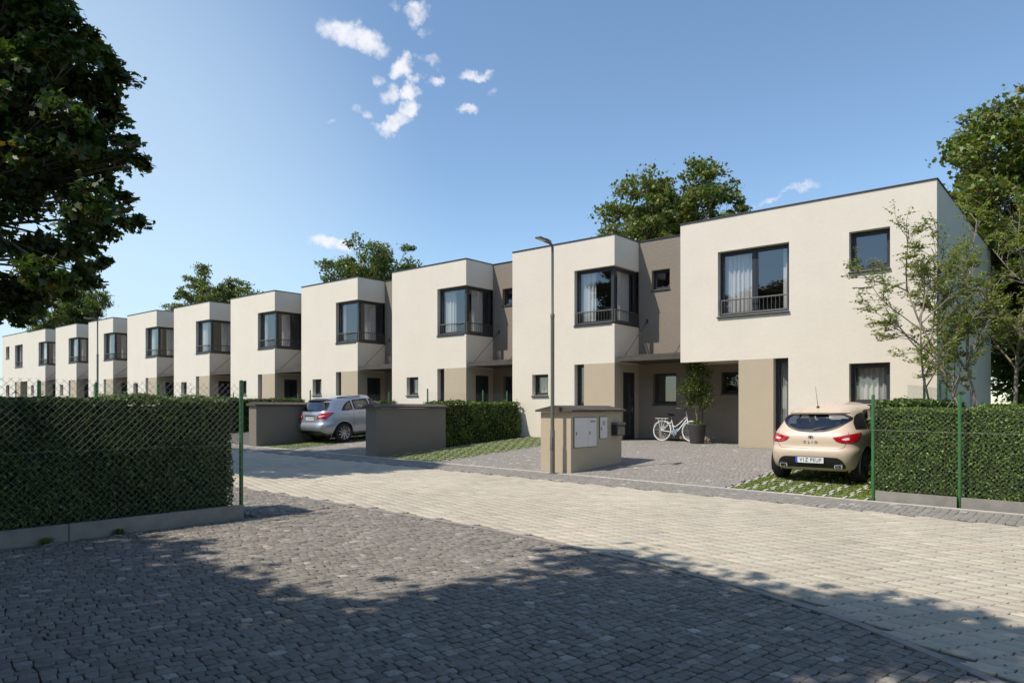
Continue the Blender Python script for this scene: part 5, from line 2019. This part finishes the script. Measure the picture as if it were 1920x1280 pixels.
b.lathe([(.045, -.05), (.045, .08), (.035, .08), (.035, 0), (0, 0)], 'chrome', 16, 'y', (-.45, -.66, .30))
b.build('exhaust_tip', silver, smooth=40)
for sg in (1, -1):
    b = MB()
    b.tube([(sg * .57, -.05, 1.50), (sg * .60, .4, 1.535), (sg * .59, .9, 1.53)], .016, 'railing_metal', 6)
    b.build('roof_rail', silver)
# ------------------------------------------------------------------ bicycle leaning on the recess wall
def bicycle(label, loc, rotz, lean):
    t = thing('bicycle', label, 'bicycle', loc, (lean, 0, rotz))
    R, wb = .325, 1.02
    def wheelb(x, name='wheel'):
        b = MB()
        b.lathe([(R - .018 + .018 * math.cos(a), .018 * math.sin(a)) for a in np.linspace(0, 2 * math.pi, 9)], 'plate_white', 40, 'y')
        w = b.build(name, t, smooth=True)
        w.location = (x, 0, R)
        q = MB()
        q.lathe([(R - .036, -.011), (R - .050, -.009), (R - .050, .009), (R - .036, .011)], 'alloy', 40, 'y')
        q.lathe([(.0, -.03), (.022, -.03), (.022, .03), (0, .03)], 'alloy', 12, 'y')
        for k in range(20):
            a = 2 * math.pi * k / 20
            a2 = a + (.5 if k % 2 else -.5)
            s = .02 if k % 4 < 2 else -.02
            q.tube([(.02 * math.cos(a2), s, .02 * math.sin(a2)), ((R - .048) * math.cos(a), 0, (R - .048) * math.sin(a))], .0022, 'plate_white', 4, False)
        q.build('rim', w)
        return w
    wheelb(0)
    wheelb(wb)
    bb = Vector((.44, 0, .27))
    f = MB()
    st = Vector((.33, 0, .62))
    hd0, hd1 = Vector((.86, 0, .70)), Vector((.835, 0, .84))
    f.tube([bb, st, Vector((.318, 0, .66))], .017, 'bike_white', 10)
    f.tube([bb + Vector((.01, 0, .01)), Vector((.56, 0, .33)), Vector((.70, 0, .50)), hd0], .022, 'bike_white', 10)
    f.tube([st - Vector((-.035, 0, .14)), Vector((.46, 0, .45)), Vector((.60, 0, .55)), hd0.lerp(hd1, .6)], .016, 'bike_white', 10)
    f.tube([hd0, hd1, hd1 + Vector((-.012, 0, .05))], .02, 'bike_white', 10)
    for s in (.045, -.045):
        f.tube([(0, s, R), (.30, s * .5, .60)], .010, 'bike_white', 8)
        f.tube([(0, s, R), bb + Vector((0, s * .5, 0))], .011, 'bike_white', 8)
        f.tube([hd0, Vector((.90, s, .60)), Vector((.97, s, .42)), Vector((wb, s, R))], .011, 'bike_white', 8)
    f.build('frame', t, smooth=50)
    b = MB()
    b.box(-.03, .16, -.03, .03, 0, .055, 'bike_blue', .02)
    o = b.build('battery', t, smooth=50)
    o.location = (.47, 0, .26)
    o.rotation_euler = (0, RAD(-47), 0)
    b = MB()
    b.lathe([(0, -.045), (.095, -.045), (.10, -.04), (.10, -.03), (.0, -.03)], 'alloy', 28, 'y', bb)
    b.tube([bb + Vector((0, -.07, 0)), bb + Vector((.05, -.08, -.16))], .010, 'alloy', 6)
    b.tube([bb + Vector((0, .07, 0)), bb + Vector((-.05, .08, .16))], .010, 'alloy', 6)
    b.box(.44, .54, -.15, -.07, .10, .12, 'black_plastic', .006)
    b.box(.34, .44, .07, .15, .42, .44, 'black_plastic', .006)
    b.build('crank', t)
    b = MB()
    b.tube([(.32, 0, .64), (.30, 0, .80)], .013, 'alloy', 8)
    b.build('seat_post', t)
    bm = bmesh.new()
    bmesh.ops.create_uvsphere(bm, u_segments=16, v_segments=10, radius=1)
    for v in bm.verts:
        x = v.co.x
        wdt = .09 if x < -.2 else .09 - .065 * min(1, (x + .2) / .9)
        v.co = Vector((x * .135, v.co.y * wdt, v.co.z * .035 + (.02 if x < -.5 else 0)))
    bm.verts.index_update()
    b = MB()
    b.add([v.co[:] for v in bm.verts], [[v.index for v in q.verts] for q in bm.faces], 'black_plastic')
    bm.free()
    o = b.build('saddle', t, smooth=True)
    o.location = (.30, 0, .82)
    b = MB()
    b.tube([(.82, 0, .88), (.81, 0, .98)], .013, 'alloy', 8)
    b.tube([(.66, -.27, 1.0), (.74, -.25, 1.015), (.82, -.12, 1.0), (.83, 0, .985), (.82, .12, 1.0), (.74, .25, 1.015), (.66, .27, 1.0)], .011, 'alloy', 8)
    o = b.build('handlebar', t, smooth=50)
    for s in (1, -1):
        b = MB()
        b.tube([(.60, s * .275, .995), (.69, s * .265, 1.008)], .016, 'black_plastic', 8)
        b.build('grip', o)
    b = MB()
    b.box(-.24, .22, -.07, .07, .70, .715, 'bike_white', .004)
    for s in (.065, -.065):
        b.tube([(0, s * .9, R), (.02, s, .70)], .007, 'bike_white', 6)
        b.tube([(0, s * .9, R), (-.14, s, .70)], .007, 'bike_white', 6)
        b.tube([(0, s * .9, R), (.15, s, .70)], .006, 'bike_white', 6)
    b.build('luggage_rack', t)
    b = MB()
    th = np.linspace(.1, 2.7, 24)
    for s, rr in ((.03, R + .022),):
        v = [((R + .022) * math.cos(a), -s, R + (R + .022) * math.sin(a)) for a in th] + [((R + .03) * math.cos(a), 0, R + (R + .03) * math.sin(a)) for a in th] \
            + [((R + .022) * math.cos(a), s, R + (R + .022) * math.sin(a)) for a in th]
        n = len(th)
        b.add(v, [(k * n + i, k * n + i + 1, (k + 1) * n + i + 1, (k + 1) * n + i) for k in range(2) for i in range(n - 1)], 'bike_white')
    b.build('mudguard', t, smooth=True)
    b = MB()
    b.box(-.27, -.245, -.03, .03, .60, .65, 'red_lens', .006)
    b.build('rear_light', t)
    b = MB()
    b.tube([(.40, -.03, .25), (.36, -.16, .02)], .009, 'black_plastic', 6)
    b.build('kickstand', t)
    return t
bx, by = -10.93, 20.50
bicycle('white step-through bicycle with a blue battery leaning beside the plant pot', (bx, by, G(bx, by) + .003), RAD(-2), RAD(-5))

# ------------------------------------------------------------------ potted tree
def potted_tree():
    x, y = -9.47, 19.95
    g = G(x, y)
    t = thing('plant_pot', 'large dark round plant pot standing in front of the bicycle', 'plant pot', (x, y, g))
    b = MB()
    b.lathe([(0, .0), (.185, .0), (.20, .01), (.245, .34), (.262, .52), (.268, .56), (.262, .575), (.245, .575), (.24, .55), (.235, .50)], 'pot_dark', 40)
    b.lathe([(.244, .335), (.250, .338), (.250, .348), (.2455, .351)], 'pot_dark', 40)
    b.build('pot', t, smooth=40)
    b = MB()
    b.lathe([(0, .515), (.236, .505)], 'soil', 24)
    b.build('soil', t)
    r = np.random.default_rng(77)
    p = thing('small_tree', 'small leafy tree with bushy crown growing in the dark pot', 'tree', (x, y, g + .5))
    b = MB()
    b.tube([(0, 0, -.05), (.01, .01, .2), (-.02, 0, .42), (-.01, 0, .75), (0, 0, 1.6)], [.03, .026, .024, .018, .006], 'bark', 8)
    P, U = [], []
    for i in range(42):
        z = r.uniform(.55, 1.92)
        lim = .42 * (1 - ((z - .85) / 1.2) ** 2) ** .6 if z > .85 else .42 * (1 - ((.85 - z) / .42) ** 2 * .55)
        a = r.uniform(0, 6.28)
        rr = lim * r.uniform(.25, .95)
        c = Vector((rr * math.cos(a), rr * math.sin(a), z))
        s = Vector((0, 0, max(.4, z - .25)))
        b.tube(bez(s, s.lerp(c, .5) + Vector((0, 0, .05)), c, 4), [.010, .008, .006, .005, .003], 'bark', 5)
        k = 95
        q = np.array(c) + r.normal(0, 1, (k, 3)) * np.array([.105, .105, .085])
        P.append(q)
        U.append(np.array(c)[None, :] * np.array([1, 1, 0]) + np.array([0, 0, .5]) + np.zeros((k, 3)))
    b.build('trunk', p, smooth=True)
    P, U = np.concatenate(P), np.concatenate(U)
    leaves('crown', P, .062 * r.uniform(.7, 1.3, len(P)), leaf_cols(len(P), (.085, .115, .022), .28, (.2, .2, .07), .08, r), 'oval', p, 'leaf', up=U, flat=.4, r=r)
    k = 260
    th, rr = r.uniform(0, 6.28, k), .22 * r.random(k) ** .5
    P = np.stack([rr * np.cos(th), rr * np.sin(th) - .02, .52 + r.uniform(.0, .17, k) * (1.2 - rr / .25)], 1)
    o = leaves('underplanting', P, .07 * r.uniform(.7, 1.3, k), leaf_cols(k, (.11, .15, .03), .25, None, 0, r), 'oval', t, 'leaf', up=np.tile([0, 0, 1.], (k, 1)), flat=.35, r=r)
potted_tree()

# ------------------------------------------------------------------ leaf litter and weeds
def litter():
    r = np.random.default_rng(99)
    n = 230
    x, y = r.uniform(-8.5, 1.5, n), r.uniform(1.2, 6.4, n)
    # most of it gathers along the kerb of the hedge and the road edging
    k = r.random(n) < .45
    x[k] = -8.55 + r.exponential(.18, k.sum())
    y[k] = r.uniform(1.5, 5, k.sum())
    k2 = (~k) & (r.random(n) < .3)
    y[k2] = np.interp(x[k2], EX, EYY) - .07 - r.exponential(.06, k2.sum())
    P = np.stack([x, y, Gv(x, y) + .007], 1)
    c = leaf_cols(n, (.10, .055, .022), .4, (.14, .11, .03), .3, r)
    o = leaves('leaf_litter', P, r.uniform(.015, .05, n), c, 'oval', None, 'leaf', up=np.tile([0, 0, 1.], (n, 1)), flat=.9, r=r)
    stuff(o)
    tag(o, 'scattered small dry leaves on the grey setts', 'leaves')
litter()
def weeds(label, x, y, n, seed, sp):
    r = np.random.default_rng(seed)
    P = np.stack([r.normal(0, sp[0], n), r.normal(0, sp[1], n), r.uniform(.005, .05, n)], 1)
    o = leaves('weed_tuft', P, r.uniform(.02, .06, n), leaf_cols(n, (.12, .15, .03), .3, None, 0, r), 'rhomb', None, 'grass_blade',
               up=np.tile([.3, -.3, .7], (n, 1)), flat=.3, r=r)
    o.location = (x, y, G(x, y))
    tag(o, label, 'weeds', 'weeds along the kerbs')
weeds('tuft of weeds at the foot of the left concrete base, nearest the green post', -8.585, 3.35, 90, 1, (.012, .03))
weeds('tuft of weeds at the foot of the left concrete base, farther left', -8.585, 2.62, 80, 2, (.012, .03))
